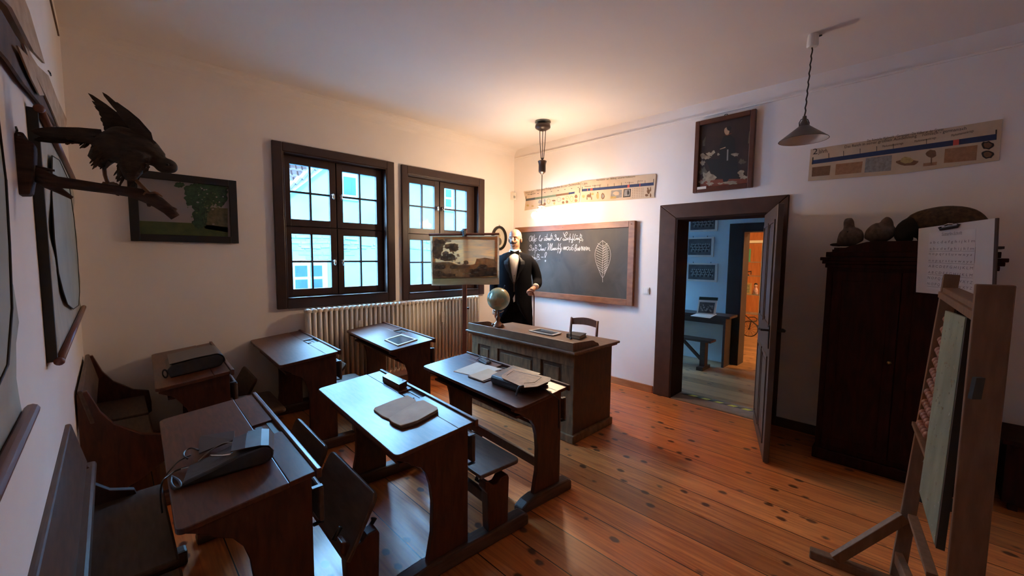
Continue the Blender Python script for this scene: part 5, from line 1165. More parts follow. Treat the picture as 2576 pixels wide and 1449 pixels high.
mb = MB(); mb.tube([fz(1358, 972, .006), fz(1378, 984, .006), fz(1392, 994, .006)], .008, 6, flat=.3, flatdir=Z3)
q = fz(1392, 994, .006); mb.tube([q, q + Vector((0.01, -.035, -.02)), q + Vector((.01, -.04, -.20))], .008, 6, flat=.3); mb.build('hanging_strap', leather_m, t, smooth=True)

# ------------------------------------------------------------------ lamps
LP = Vector((-0.70, -1.175, 0))
t = thing('pendant_lamp', 'black rise-and-fall pendant lamp with three lit bulbs, before the chalkboard', 'lamp', (LP.x, LP.y, 2.07))
lb = mat('lamp_black_brown', (.055, .030, .022), .35)
mb = MB(); mb.lathe([(.02, 3.18), (.09, 3.179), (.095, 3.165), (.02, 3.16)], LP, 28); mb.build('ceiling_plate', mat('lamp_plate_green', (.30, .33, .29), .4), t, smooth=False)
mb = MB(); mb.lathe([(.012, 3.16), (.05, 3.152), (.088, 3.14), (.092, 3.112), (.088, 3.10), (.050, 3.078), (.02, 3.068)], LP, 28); mb.build('canopy', lb, t, smooth=True)
mb = MB()
for dx in (-.034, 0, .034): mb.tube([LP + Rr * dx + Z3 * 3.085, LP + Rr * dx * .9 + Z3 * 2.95, LP + Rr * dx * .45 + Z3 * 2.745], .0045, 6)
mb.build('suspension_cord', cord_m, t, smooth=True)
mb = MB(); mb.lathe([(.012, 2.755), (.014, 2.725), (.045, 2.722), (.054, 2.715), (.046, 2.69), (.043, 2.67), (.043, 2.60), (.04, 2.585), (.020, 2.568), (.010, 2.558)], LP, 24); mb.build('counterweight', lb, t, smooth=False)
mb = MB(); mb.tube([LP + Z3 * 2.56, LP + Z3 * 2.20], .0050, 6); mb.build('cord', cord_m, t)
mb = MB(); mb.lathe([(.008, 2.205), (.034, 2.198), (.042, 2.185), (.042, 2.165), (.02, 2.15)], LP, 20)
bp = []
for a in (-62, 58, 178):
    d_ = (Rr * math.cos(R(a)) + Bk * math.sin(R(a)))
    d_ = Rr * (-1, 1, 0.0)[(-62, 58, 178).index(a)] * .92 + Bk * (-.25, .25, -.75)[(-62, 58, 178).index(a)]
    q = LP + d_ * .088 + Z3 * (2.072 if a != 178 else 2.093)
    mb.tube([LP + d_ * .030 + Z3 * 2.165, LP + d_ * .052 + Z3 * 2.125], .018, 12); bp.append((q, d_))
mb.build('socket_cluster', mat('socket_pink', (.55, .35, .28), .4), t, smooth=True)
for q, d_ in bp:
    mb = MB(); mb.ball(q, .041, 3); mb.build('bulb', bulb_m, t, smooth=True)
L2 = Vector((-.845, -3.79, 0))
t = thing('pendant_lamp', 'grey cone-shaded unlit pendant lamp hanging on the right side', 'lamp', (L2.x, L2.y, 2.42))
mb = MB(); c0 = Vector((-.79, -3.80, 0)); mb.lathe([(.002, 3.179), (.030, 3.178), (.034, 3.165), (.036, 3.10), (.030, 3.092), (.002, 3.09)], c0, 20); mb.build('ceiling_rose', white_m, t, smooth=False)
mb = MB(); mb.tube([Vector((-.74, -3.84, 3.178)), Vector((-.755, -3.83, 3.17)), Vector((-.775, -3.815, 3.178))], .006, 8); mb.build('ceiling_hook', iron_m, t)
mb = MB(); pts = []
for k in range(25): f = k / 24; pts.append(c0.lerp(L2, f) + Z3 * (3.092 + (2.60 - 3.092) * f) + Vector((.003 * math.sin(k * 2.1), .003 * math.cos(k * 2.1), 0)))
mb.tube(pts, .0045, 6); mb.build('cord', cord_m, t)
mb = MB(); mb.lathe([(.004, 2.605), (.012, 2.60), (.014, 2.575), (.024, 2.555), (.030, 2.54), (.034, 2.53), (.150, 2.436), (.152, 2.432), (.149, 2.432), (.030, 2.524)], L2, 40, cap=False); mb.build('lamp_shade', lampm_m, t, smooth=False)
mb = MB(); mb.lathe([(.147, 2.4325), (.028, 2.522)], L2, 40, cap=False); mb.build('shade_inside', lampin_m, t, smooth=True)
mb = MB()
for s_ in (1, -1): mb.tube([L2 + Rr * .034 * s_ + Z3 * 2.530, L2 + Rr * .036 * s_ + Z3 * 2.555, L2 + Rr * .024 * s_ + Z3 * 2.578, L2 + Rr * .008 * s_ + Z3 * 2.585], .003, 6)
mb.build('gallery_wire', iron_m, t)

# ------------------------------------------------------------------ bird of prey on its branch, left wall
YBD = -2.60
def BP(x, y, off=0.0):     # crop coordinates of the mount -> plane y = YBD (+off towards the window)
    return at(x / 2.3375, y / 2.3375, 'y', YBD + off)
t = thing('wall_mount', 'dark wooden wall plaque with a forked branch reaching out from the left wall', 'plaque', BP(150, 1150))
mb = MB(); xw = XL + .003
pl = [BP(95, 785), BP(150, 790), BP(160, 830), BP(210, 850), BP(213, 900), BP(208, 1050), BP(190, 1150), BP(95, 1150), BP(72, 1080), BP(85, 900)]
for q in pl: pass
mb.slab([Vector((q.x, YBD - .035, q.z)) for q in pl], (0, .075, 0)); mb.build('plaque', bark_m, t, bevel=.006)
mb = MB(); pts = [BP(x, y) for x, y in ((190, 1010), (240, 1030), (330, 1070), (430, 1082), (520, 1095), (640, 1112), (760, 1128), (850, 1150), (930, 1190), (990, 1235), (1032, 1278))]
mb.tube(pts, [.017, .020, .018, .0165, .016, .015, .017, .0225, .021, .018, .015], 10)
mb.tube([BP(230, 1040), BP(280, 1085), BP(350, 1120), BP(425, 1165)], [.018, .013, .010, .005], 8); mb.tube([BP(200, 985), BP(260, 995), BP(322, 1003)], [.008, .006, .003], 8)
mb.tube([BP(1010, 1240), BP(1022, 1220)], [.010, .011], 8); mb.tube([BP(700, 1120, .0), BP(690, 1150)], [.009, .004], 6); mb.tube([BP(880, 1180), BP(875, 1215)], [.012, .004], 6)
mb.build('branch', bark_m, t, smooth=True)
mb = MB(); mb.tube([BP(95, 790), BP(100, 765), BP(92, 745), BP(78, 745), BP(70, 762)], .0028, 6); mb.build('hook', iron_m, t)
bird = MB()
# body
bird.tube([BP(560, 820), BP(620, 840), BP(700, 855), BP(780, 870), BP(850, 890), BP(905, 920), BP(945, 945)], [.020, .045, .060, .058, .050, .036, .026], 14, sp=3)
bird.ball(BP(975, 975), (.032, .028, .026), 3); bird.ball(BP(1000, 985), (.022, .018, .018), 2)
bird.tube([BP(1012, 985), BP(1026, 1000), BP(1024, 1018)], [.012, .009, .002], 8)
for (o_, x0_, y0_, x1_, y1_, x2_, y2_) in ((.022, 640, 880, 590, 940, 612, 985), (-.022, 800, 900, 770, 1000, 765, 1065)):
    bird.tube([BP(x0_, y0_, o_), BP(x1_, y1_, o_), BP(x2_, y2_, o_)], [.040, .030, .011], 10)
bird.tube([BP(540, 815), BP(450, 800), BP(380, 795)], [.018, .016, .014], 8)
bo = bird.build('stuffed_raptor', feather_m, remesh=.0045, smoothit=1, tag=('dark stuffed bird of prey with raised wings, perched on the wall branch', 'bird'))
def feather(mb, a, b, w, th=.0025, nrm=(0, 1, 0), tip=.35, taper=1.0):
    a = Vector(a); b = Vector(b); d = (b - a); L_ = d.length; d.normalize(); n_ = Vector(nrm); s_ = d.cross(n_).normalized()
    pts = [a + s_ * w * .5, a + d * L_ * .35 + s_ * w * .62, a + d * L_ * .75 + s_ * w * .5, b - d * L_ * .06 + s_ * w * .25, b, b - d * L_ * .06 - s_ * w * .25, a + d * L_ * .75 - s_ * w * .5, a + d * L_ * .35 - s_ * w * .62, a - s_ * w * .5]
    mb.slab(pts, n_ * th)
# near wing (raised) and far wing
mb = MB(); random.seed(2)
root = [(700, 860), (900, 850)]
tips = [(508, 545), (520, 560), (545, 590), (560, 620), (575, 655), (585, 690), (600, 720), (612, 745), (625, 770), (640, 790)]
for i, (tx, ty) in enumerate(tips):
    f = i / (len(tips) - 1)
    r0 = lerp((880, 835), (740, 860), f); 
    feather(mb, BP(*r0, .012 + .001 * i), BP(tx + random.uniform(-8, 8), ty, .04 - .0015 * i), .026 if i > 3 else .017, nrm=(0, 1, 0))
mb.slab([BP(x, y, .012) for x, y in ((905, 845), (850, 760), (790, 690), (740, 655), (690, 650), (660, 690), (640, 760), (620, 800), (700, 870), (850, 900))], (0, .014, 0))
mb.build('wing', feather_m, bo, bevel=.001)
mb = MB()
for i, (tx, ty) in enumerate(((600, 540), (612, 548), (660, 590), (700, 625), (740, 665), (765, 700))):
    f = i / 5; r0 = lerp((905, 850), (860, 850), f); feather(mb, BP(*r0, -.03 + .001 * i), BP(tx, ty, -.055 + .001 * i), .018 if i < 2 else .026)
mb.slab([BP(x, y, -.035) for x, y in ((908, 850), (890, 780), (820, 700), (760, 650), (690, 600), (665, 600), (760, 700), (800, 780), (850, 870))], (0, .010, 0))
mb.build('wing', feather_m, bo, bevel=.001)
mb = MB()
for i in range(9):
    f = (i - 4) / 4; yy = 790 + f * 22; feather(mb, BP(600, 800 + f * 20, .016 * f), BP(random.uniform(165, 230), 762 + 60 * (i / 8), .026 * f), .020, nrm=(0, 1, .1))
mb.build('tail', feather_m, bo, bevel=.001)
mb = MB()
for k in range(110):
    q = (random.uniform(560, 650), random.uniform(850, 960)) if k < 50 else (random.uniform(705, 830), random.uniform(940, 1060)); feather(mb, BP(q[0], q[1], random.uniform(-.03, .03)), BP(q[0] - random.uniform(16, 44), q[1] + random.uniform(24, 56), random.uniform(-.03, .03)), .0045, .001)
for k in range(30):
    q = (random.uniform(400, 600), random.uniform(815, 860)); feather(mb, BP(q[0] + 20, q[1] - 10), BP(q[0] - random.uniform(10, 30), q[1] + random.uniform(6, 26)), .004, .001)
for k in range(120):
    q = (random.uniform(740, 880), random.uniform(880, 1000)); feather(mb, BP(q[0], q[1], -.045 + .02 * random.random()), BP(q[0] - random.uniform(8, 20), q[1] + random.uniform(12, 26), -.050), .0055, .001)
mb.build('loose_feathers', featherw_m, bo)
for (o_, pts) in ((.022, ((612, 985), (618, 1030), (635, 1080))), (-.022, ((790, 1050), (840, 1100), (880, 1135)))):
    mb = MB(); mb.tube([BP(*p, o_) for p in pts], .0055, 8)
    e = BP(*pts[-1], o_)
    for d_ in ((.032, 0, -.004), (.022, .016, -.002), (.022, -.016, -.002), (-.016, 0, -.004)): mb.tube([e, e + Vector(d_) * .6 + Z3 * .004, e + Vector(d_) - Z3 * .004], [.0045, .004, .002], 6)
    mb.build('leg', mat('raptor_leg', (.16, .075, .035), .5), bo, smooth=True)
mb = MB(); mb.ball(BP(985, 968, -.027), .0045, 2); mb.build('eye', hair_m, bo)

# ------------------------------------------------------------------ left wall: maps and rolled charts
XM = XL + 0.018
mapm = mat('map_cloth', (.46, .43, .35), .85, c2=(.33, .31, .25), scale=4, dist=.5); mapl = mat('map_land', (.36, .38, .33), .85, c2=(.28, .30, .26), scale=3); mapd = mat('map_dark_edge', (.03, .025, .02), .8)
rodm = mat('map_rod_red', (.17, .055, .03), .4)
def wallmap(label, y0, y1, z0, z1, wav, land, top=True):
    t = thing('wall_map', label, 'map', (XM, (y0 + y1) / 2, z0), group='old school maps on the left wall')
    mb = MB(); n = 24; grid = []
    for j in range(n + 1):
        z = z0 + (z1 - z0) * j / n; rw = []
        for k in range(13):
            y = y0 + (y1 - y0) * k / 12; edge = .012 * math.sin(j * 1.3) + .008 * math.sin(j * 2.9)
            if k == 12: y += edge * wav
            if k == 0: y -= edge * wav
            rw.append(mb.bm.verts.new((XM - .002 + .005 * math.sin(j * .8 + k * .3) * (0 < j < n), y, z)))
        grid.append(rw)
    for j in range(n):
        for k in range(12): mb.bm.faces.new((grid[j][k], grid[j][k + 1], grid[j + 1][k + 1], grid[j + 1][k]))
    o = mb.build('map_sheet', mapm, t, smooth=True); md = o.modifiers.new('s', 'SOLIDIFY'); md.thickness = .003
    mb = MB(); mb.poly([(XM + .0075, y0 + (y1 - y0) * a, z0 + (z1 - z0) * b) for a, b in land]); mb.build('map_land_area', mapl, t)
    pts = [(XM + .009, y0 + (y1 - y0) * a, z0 + (z1 - z0) * b) for a, b in land]; mb = MB(); mb.tube(pts + [pts[0]], .0022, 5); mb.build('map_outline', mapd, t, smooth=True)
    for nm, z in (('bottom_rod', z0),) + ((('top_rod', z1),) if top else ()):
        mb = MB(); mb.tube([(XM + .012, y0 - .03, z), (XM + .012, y1 + .03, z)], .013, 10); mb.ball((XM + .012, y0 - .03, z), .015, 2); mb.build(nm, rodm, t, smooth=True)
    return t
E1 = [(.10, .50), (.13, .35), (.20, .26), (.30, .17), (.5, .10), (.75, .07), (.86, .15), (.90, .4), (.85, .7), (.7, .93), (.4, .95), (.2, .9), (.12, .7)]
def lw(px, py, dx=0.012): return at(px, py, 'x', XM + dx)
q1 = lw(148, 912); q2 = lw(213, 812); q3 = lw(100, 275)
m2 = wallmap('old wall map with grey-green land, hanging behind the bird mount', q1.y + .05, min(-.12, q1.y + 2.0), q1.z + .0, lw(175, 390).z if False else 2.06, 1, E1)
mb = MB(); mb.box((XL + .001, q1.y + .02, q1.z), (XM + .008, q1.y + .045, 2.06)); mb.build('black_border', mapd, m2)
q4 = lw(78, 1022)
wallmap('old wall map nearest the viewer, cut off by the left picture edge', -4.3, q4.y - .02, q4.z - .01, 2.2, 1.4, [(.98, .52), (.96, .38), (.93, .25), (.85, .15), (.6, .1), (.3, .1), (.2, .5), (.4, .9), (.8, .92), (.94, .75)], top=False)
# stacked older charts high on the wall
oldm = mat('aged_chart_paper', (.52, .38, .26), .85, c2=(.36, .25, .16), scale=7, stretch=(1, 1, 3)); oldd = mat('aged_chart_dark', (.07, .042, .03), .8, c2=(.14, .08, .05), scale=12)
t = thing('hanging_chart', 'torn brown old chart bulging from the left wall above the map', 'wall chart', (XL + .03, -2.0, 2.2))
mb = MB()
def LW2(px, py, dx): return at(px, py, 'x', XL + dx)
mb.m(0).slab([LW2(*p, .030) for p in ((-60, -60), (40, -60), (75, 30), (113, 160), (85, 130), (30, 20), (-10, -20))], (-.008, 0, 0))
mb.m(1).slab([LW2(*p, .022) for p in ((-60, -40), (0, 20), (40, 90), (90, 160), (118, 225), (155, 320), (150, 325), (100, 260), (60, 210), (20, 150), (-60, 60))], (-.008, 0, 0))
mb.m(0).slab([LW2(*p, .030) for p in ((60, 110), (95, 165), (122, 190), (145, 250), (168, 300), (166, 322), (150, 322), (115, 240), (85, 180))], (-.006, 0, 0))
mb.m(0).slab([LW2(*p, .034) for p in ((45, 115), (70, 140), (92, 195), (112, 240), (100, 240), (75, 190))], (-.004, 0, 0))
mb.build('torn_sheets', [oldm, oldd], t)
mb = MB(); mb.tube([LW2(122, 178, .03), LW2(126, 184, .036), LW2(128, 190, .03)], .003, 6); mb.build('nail', iron_m, t)

# ------------------------------------------------------------------ wardrobe and stuffed animals
WX = -0.50; wy0, wy1 = -4.78, -3.935
t = thing('wardrobe', 'tall dark red-brown wardrobe with stepped cornice against the right wall', 'wardrobe', (-.26, (wy0 + wy1) / 2, 0))
mb = MB(); mb.box((WX, wy0, .09), (-.03, wy1, 1.52)); mb.build('carcass', ward_m, t)
mb = MB(); mb.box((WX - .02, wy0 - .015, .001), (-.03, wy1 + .015, .09)); mb.build('plinth', ward_m, t, bevel=.008)
mb = MB()
for k, (o_, za, zb) in enumerate(((.012, 1.515, 1.545), (.03, 1.545, 1.57), (.042, 1.57, 1.595), (.012, 1.596, 1.635))): mb.box((WX - o_, wy0 - o_, za), (-.03, wy1 + o_, zb))
mb.build('cornice', ward_m, t, bevel=.004)
mb = MB(); n = 20; P_ = [(wy1 - .01, 1.636)]
for k in range(n + 1):
    f = k / n; P_.append((wy1 - .02 + (wy0 - wy1 + .04) * f, 1.637 + .075 * min(1, math.sin(math.pi * f) * 1.35)))
P_.append((wy0 + .01, 1.636)); mb.prism(P_, 'x', WX - .005, WX + .02); mb.build('pediment', ward_m, t, bevel=.003)
mb = MB(); mb.box((WX + .03, wy0 + .02, 1.636), (-.035, wy1 - .02, 1.655)); mb.build('top_board', ward_m, t)
ym = (wy0 + wy1) / 2
for (a, b) in ((wy0 + .04, ym - .003), (ym + .003, wy1 - .04)):
    mb = MB(); mb.box((WX - .018, a, .13), (WX - .001, b, 1.49)); o = mb.build('door', ward_m, t, bevel=.003)
    mb = MB(); mb.box((WX - .024, a + .06, .2), (WX - .0185, b - .06, 1.42)); mb.build('door_panel', ward_m, o, bevel=.004)
mb = MB(); mb.tube([(WX - .02, ym + .03, .85), (WX - .045, ym + .03, .85)], .008, 8); mb.ball((WX - .045, ym + .03, .85), .014, 2); mb.build('knob', brass_m, bpy.data.objects['door'])
def WP(px, py, dx=-.30):
    q = at(px, py, 'x', dx); q.z = max(q.z, 1.695); return q
# bird with neck stretched up
b0 = MB(); cx_ = -.30
b0.tube([WP(2108, 628), WP(2125, 605), WP(2140, 596), WP(2150, 602), WP(2158, 612)], [.018, .062, .078, .066, .036], 22, sp=4)
b0.tube([WP(2136, 600), WP(2136, 575), WP(2135, 558), WP(2134, 549)], [.060, .036, .032, .020], 22, sp=4)
o = b0.build('stuffed_bird', grouse_m, remesh=.006, smoothit=3, tag=('grey-brown stuffed bird with upright neck, left end of the wardrobe top', 'bird', 'stuffed animals on the wardrobe'))
mb = MB()
for k in range(5): feather(mb, WP(2118, 618, -.30), WP(2086 + 2 * k, 634 - 2 * k, -.33 + .02 * k), .022, nrm=(1, 0, 0))
mb.build('tail', feather_m, o)
mb = MB(); mb.ball(WP(2132, 583, -.365), .006, 2); mb.build('dark_spot', hair_m, o)
mb = MB(); a = WP(2130, 624); mb.box((a.x - .07, a.y - .09, 1.6555), (a.x + .07, a.y + .07, 1.672)); mb.build('base_board', bark_m, o)
b1 = MB()
b1.tube([WP(2186, 606), WP(2198, 594), WP(2212, 586), WP(2226, 580), WP(2232, 568)], [.035, .065, .078, .070, .045], 22, sp=4)
b1.tube([WP(2220, 586), WP(2228, 566), WP(2228, 555), WP(2223, 550)], [.066, .046, .034, .020], 22, sp=4)
o = b1.build('stuffed_bird', grouse_m, remesh=.006, smoothit=3, tag=('rounded grey-brown stuffed bird, middle of the wardrobe top', 'bird', 'stuffed animals on the wardrobe'))
mb = MB(); a = WP(2208, 614); mb.box((a.x - .07, a.y - .09, 1.6555), (a.x + .07, a.y + .09, 1.675)); mb.build('base_board', bark_m, o)
b2 = MB()
b2.tube([WP(2285, 585), WP(2310, 565), WP(2345, 560), WP(2385, 560), WP(2425, 566), WP(2455, 580), WP(2466, 596)], [.05, .085, .105, .115, .112, .080, .04], 22, sp=4)
for (px, o_) in ((2320, .05), (2325, -.05), (2430, .05), (2436, -.05)): b2.tube([WP(px, 590, -.30 + o_), WP(px, 605, -.30 + o_), WP(px - 2, 620, -.30 + o_)], [.04, .026, .022], 10)
o = b2.build('stuffed_mammal', fur_m, remesh=.007, smoothit=3, tag=('large brown furry stuffed animal with arched back, right on the wardrobe top', 'stuffed animal', 'stuffed animals on the wardrobe'))
b3 = MB(); b3.tube([WP(2300, 572, -.32), WP(2284, 578, -.33), WP(2276, 596, -.34), WP(2286, 610, -.34)], [.085, .070, .056, .028], 22, sp=4)
for yy in (2272, 2292): b3.ball(WP(yy, 562, -.34), (.014, .016, .024), 2)
b3.build('head', furd_m, o, remesh=.006, smoothit=2)
mb = MB(); a = WP(2375, 634); mb.box((a.x - .09, a.y - .26, 1.6555), (a.x + .09, a.y + .26, 1.672)); mb.build('base_board', bark_m, o)

# ------------------------------------------------------------------ letter chart on a stand
bl0, bl1 = atd(2304, 735, 2.75), atd(2311, 575, 2.75); br1, br0 = atd(2503, 549, 2.36), atd(2494, 752, 2.36)
t = thing('letter_chart', 'white clipped board headed Sütterlin-Schrift with alphabet rows, by the wardrobe', 'chart', (bl0 + br0) / 2 * 1.0)
nn = (br1 - bl1).cross(bl0 - bl1).normalized()
if nn.dot(CAM - bl1) < 0: nn = -nn
mb = MB(); mb.slab([bl0, br0, br1, bl1], -nn * .012); mb.build('backing_board', paperw_m, t)
mb = MB(); e1 = (br1 - bl1).normalized(); mb.slab([br0 - nn * .0005, br1 - nn * .0005, br1 + e1 * .012 - nn * .0005, br0 + e1 * .012 - nn * .0005], -nn * .012); mb.build('edge_strip', mat('board_edge_brown', (.08, .045, .03), .6), t)
def LC(x, y, off=0.0):     # crop of the chart -> board plane
    d = ray(2220 + x / 6.587, 540 + y / 6.587); k = (bl1 - CAM).dot(nn) / d.dot(nn); return CAM + d * k + nn * off
mb = MB(); mb.slab([LC(735, 1230, .0015), LC(775, 305, .0015), LC(1555, 235, .0015), LC(1490, 1300, .0015)], -nn * .0012); mb.build('paper_sheet', mat('bright_paper', (.86, .83, .78), .8), t)
mb = MB(); text_mb(mb, 'Sütterlin-Schrift', LC(988, 352, .0022), LC(1322, 328, .0022), nn, .030)
rows = [('a b c d e f g h i j k l m', (790, 480), (1535, 455)), ('a b c d e f g h i j k l m', (785, 583), (1518, 582)), ('n o p q r s t u v w x y z', (775, 665), (1488, 685)), ('n o p q r s t u v w x y z', (770, 775), (1485, 800)),
        ('A B C D E F G H I J K L M', (765, 870), (1500, 910)), ('A B C D E F G H I J K L M', (755, 972), (1490, 1028)), ('N O P Q R S T U V W X Y Z', (750, 1060), (1490, 1150)), ('N O P Q R S T U V W X Y Z', (745, 1160), (1485, 1245))]
for r_, a, b in rows: text_mb(mb, r_, LC(*a, .0022), LC(*b, .0022), nn, .024)
for a, b in (((780, 608), (1530, 606)), ((765, 795), (1515, 828)), ((755, 990), (1500, 1055)), ((740, 1185), (960, 1210))):
    p, q = LC(*a, .0022), LC(*b, .0022); mb.slab([p, q, q + Z3 * .0016, p + Z3 * .0016], nn * .0002)
p, q = LC(1545, 540, .0022), LC(1525, 800, .0022); mb.slab([p, q, q + e1 * .0016, p + e1 * .0016], nn * .0002)
mb.build('printed_letters', mat('letter_grey', (.26, .23, .21), .8), t)
mb = MB(); c = LC(1118, 190, .004); mb.tube([c - e1 * .050 + nn * .002, c - e1 * .045 - Z3 * .014 + nn * .004, c + e1 * .045 - Z3 * .010 + nn * .004, c + e1 * .050 + Z3 * .006 + nn * .002], .009, 8); mb.build('bulldog_clip', iron_m, t)
mb = MB(); mb.tube([c + Z3 * .006 + nn * .008 - e1 * .02, c + Z3 * .012 + nn * .010, c + Z3 * .008 + nn * .008 + e1 * .022], .006, 8); mb.build('clip_lever', chrome_m, t)
pc = (bl0 + br0) / 2 - nn * .035; pc = Vector((pc.x, pc.y, 0))
mb = MB(); mb.tube([pc, pc + Z3 * 1.5], .012, 10); mb.lathe([(.12, 0.0), (.12, .012), (.02, .02)], pc, 20); mb.box(pc + Vector((-.02, -.02, 1.40)), pc + Vector((.02, .02, 1.44))); mb.build('stand_pole', mat('stand_black', (.012, .010, .010), .5), t)

# ------------------------------------------------------------------ frame with swivelling board and beads
t = thing('board_easel', 'light wooden frame holding a green board and bead strings, right foreground', 'easel', (-2.0, -4.5, 0))
dn_, df_ = 1.30, 2.0
nt_ = atd(2503, 716, dn_); ft = atd(2394, 692, df_)
nb_ = Vector((nt_.x, nt_.y, 0.0)); fb = atd(2257, 1449, df_)
fdir = (fb - ft).normalized(); fb = ft + fdir * (ft.z / -fdir.z)
pd = (Vector((ft.x, ft.y, 0)) - Vector((nt_.x, nt_.y, 0))).normalized(); pn = Vector((-pd.y, pd.x, 0))
mb = MB(); mb.bar(nb_, nt_, .030, .085, pd.cross(Z3)); mb.build('near_upright', easel_m, t, bevel=.004)
mb = MB(); mb.bar(fb + Z3 * .02, ft, .045, .055, pn); mb.build('far_upright', easel_m, t, bevel=.003)
mb = MB(); a = nt_ - Z3 * .085 - pn * .0; b = ft - Z3 * .075
mb.bar(a, b, .06, .028); mb.build('top_rail', easel_m, t, bevel=.003)
mb = MB(); mb.bar(a + pn * .035 - Z3 * .022, b + pn * .035 - Z3 * .022 - pd * .02, .014, .030); mb.build('chalk_ledge', easel_m, t, bevel=.002)
# green board, between the uprights
def EP(px, py, dep): return atd(px, py, dep)
g = [EP(2390, 778, 1.62), EP(2443, 800, 1.42), EP(2362, 1388, 1.42), EP(2318, 1240, 1.62), EP(2352, 1062, 1.62)]
gt0 = a.lerp(b, .18); gt1 = a.lerp(b, .62)
gz0, gz1 = .55, gt0.z - .03
mb = MB(); P0_ = EP(2440, 800, 1.44); P1_ = EP(2388, 782, 1.66); P2_ = EP(2322, 1240, 1.66); P3_ = EP(2362, 1375, 1.44)
mb.slab([P0_, P1_, P2_, P3_], (P1_ - P0_).cross(P3_ - P0_).normalized() * .012); gb_o = mb.build('green_board', green_m, t, bevel=.002)
mb = MB(); mb.bar(P0_ + (P0_ - P1_).normalized() * .012, P3_ + (P0_ - P1_).normalized() * .012, .022, .022, pn); mb.build('board_edge', mat('edge_dark', (.02, .013, .010), .5), t)
mb = MB(); nbd = (P1_ - P0_).cross(P3_ - P0_).normalized(); nbd = nbd if nbd.dot(CAM - P0_) > 0 else -nbd
random.seed(9)
for k in range(90):
    u, v = random.random(), random.random() ** .8; p = P0_ * (1 - u) * (1 - v) + P1_ * u * (1 - v) + P2_ * u * v + P3_ * (1 - u) * v
    dd = Vector((random.gauss(0, .2), random.gauss(0, .2), 1)).normalized(); l_ = random.uniform(.001, .006)
    off = nbd * (.0135 if (P1_ - P0_).cross(P3_ - P0_).normalized().dot(nbd) > 0 else .0012); mb.tube([p + off - dd * l_, p + off + dd * l_], .0007, 4)
mb.build('chalk_specks', chalk_m, t, kind='stuff')
# turned wooden beads on slanting wires between far upright and board
for k in range(11):
    f = k / 10; pA = EP(2383 - 68 * f, 800 + 262 * f, 1.93); pB = EP(2399 - 62 * f, 830 + 262 * f + 8, 1.72)
    mb = MB(); n = 5
    for j in range(n):
        mb.ball(pA.lerp(pB, (j + .5) / n), .018, 2)
    mb.tube([pA, pB], .003, 6); mb.build('bead_string', bead_m, t, smooth=True)
MB().bar(EP(2306, 1066, 1.95), EP(2352, 1180, 1.66), .035, .02).build('lower_rail', easel_m, t, bevel=.002)
MB().bar(EP(2296, 1300, 1.95), EP(2345, 1449, 1.6), .035, .02).build('lower_rail', easel_m, t, bevel=.002)
mb = MB(); q = EP(2275, 1300, 1.98); e = Vector((-1.87, -4.225, .045)); mb.bar(q, e, .03, .05); mb.build('brace', easel_m, t, bevel=.003)
mb = MB(); mb.bar((-1.86, -4.12, .022), (-1.80, -4.62, .022), .05, .043); mb.build('foot', easel_m, t, bevel=.006)
mb = MB(); mb.bar((nb_.x, nb_.y + .32, .022), (nb_.x, nb_.y - .34, .022), .06, .043); mb.build('foot', easel_m, t, bevel=.006)
mb = MB(); mb.bar(Vector((nb_.x, nb_.y, .10)), Vector((fb.x, fb.y, .12)), .03, .06); mb.build('bottom_rail', easel_m, t, bevel=.003)
mb = MB(); c = atd(2462, 978, dn_ - .045); u_ = Rr; mb.slab([c - u_ * .018 - Z3 * .034, c + u_ * .012 - Z3 * .034, c + u_ * .018 + Z3 * .034, c - u_ * .010 + Z3 * .034], Bk * .012); mb.build('mortise_plate', mat('slot_dark', (.02, .018, .016), .6), t)
# low dark chest behind it
t = thing('low_chest', 'low black-brown chest against the right wall, at the right picture edge', 'chest', (-.22, -5.2, 0))
mb = MB(); mb.box((-.45, -5.75, .04), (-.03, -4.90, .42)); mb.build('chest_body', ward_m, t, bevel=.004); mb = MB(); mb.box((-.47, -5.77, .421), (-.03, -4.88, .45)); mb.build('lid', ward_m, t, bevel=.006)
for x in (-.43, -.07):
    for y in (-5.72, -4.95): MB().box((x - .02, y - .02, 0), (x + .02, y + .02, .04)).build('foot', ward_m, t)

# ------------------------------------------------------------------ neighbouring room
def photo(y0, y1, z0, z1, label, hang=True):
    t = thing('framed_photograph', label, 'photograph', (X2, (y0 + y1) / 2, z0), group='class photographs in the next room')
    mb = MB(); mb.box((X2 - .02, y0, z0), (X2 - .002, y1, z1)); mb.build('mount_board', mat('photo_mount', (.72, .70, .66), .6), t, bevel=.002)
    a, b, c_, d_ = y0 + .035, y1 - .035, z0 + .03, z1 - .025
    mb = MB(); mb.m(0).box((X2 - .0215, a, c_), (X2 - .0202, b, d_)); random.seed(int(z0 * 100))
    nrow = 3
    for r_ in range(nrow):
        for k in range(11):
            yy = a + .03 + (b - a - .06) * (k + .5 * (r_ % 2)) / 11; zz = c_ + (d_ - c_) * (.25 + .17 * r_) + random.uniform(-.005, .005)
            for (mi, rr_, dz_) in ((1 + (k + r_) % 2, .016, 0), (3, .008, .020)):
                mb.m(mi); mb.poly([(X2 - .0218 - .0002 * mi, yy + rr_ * math.cos(i * .785), zz + dz_ + rr_ * 1.1 * math.sin(i * .785)) for i in range(8)][::-1])
    mb.build('photo_print', [mat('photo_dark', (.06, .065, .07), .5, c2=(.12, .13, .135), scale=12), mat('photo_mid', (.16, .17, .17), .5), mat('photo_black', (.03, .03, .035), .5), mat('photo_light', (.42, .42, .40), .5)], t)
    if hang:
        mb = MB()
        for yy in (y0 + .1, y1 - .1): mb.tube([(X2 - .01, yy, z1 - .002), (X2 - .012, yy, z1 + .02)], .004, 6)
        mb.build('hanger', iron_m, t)
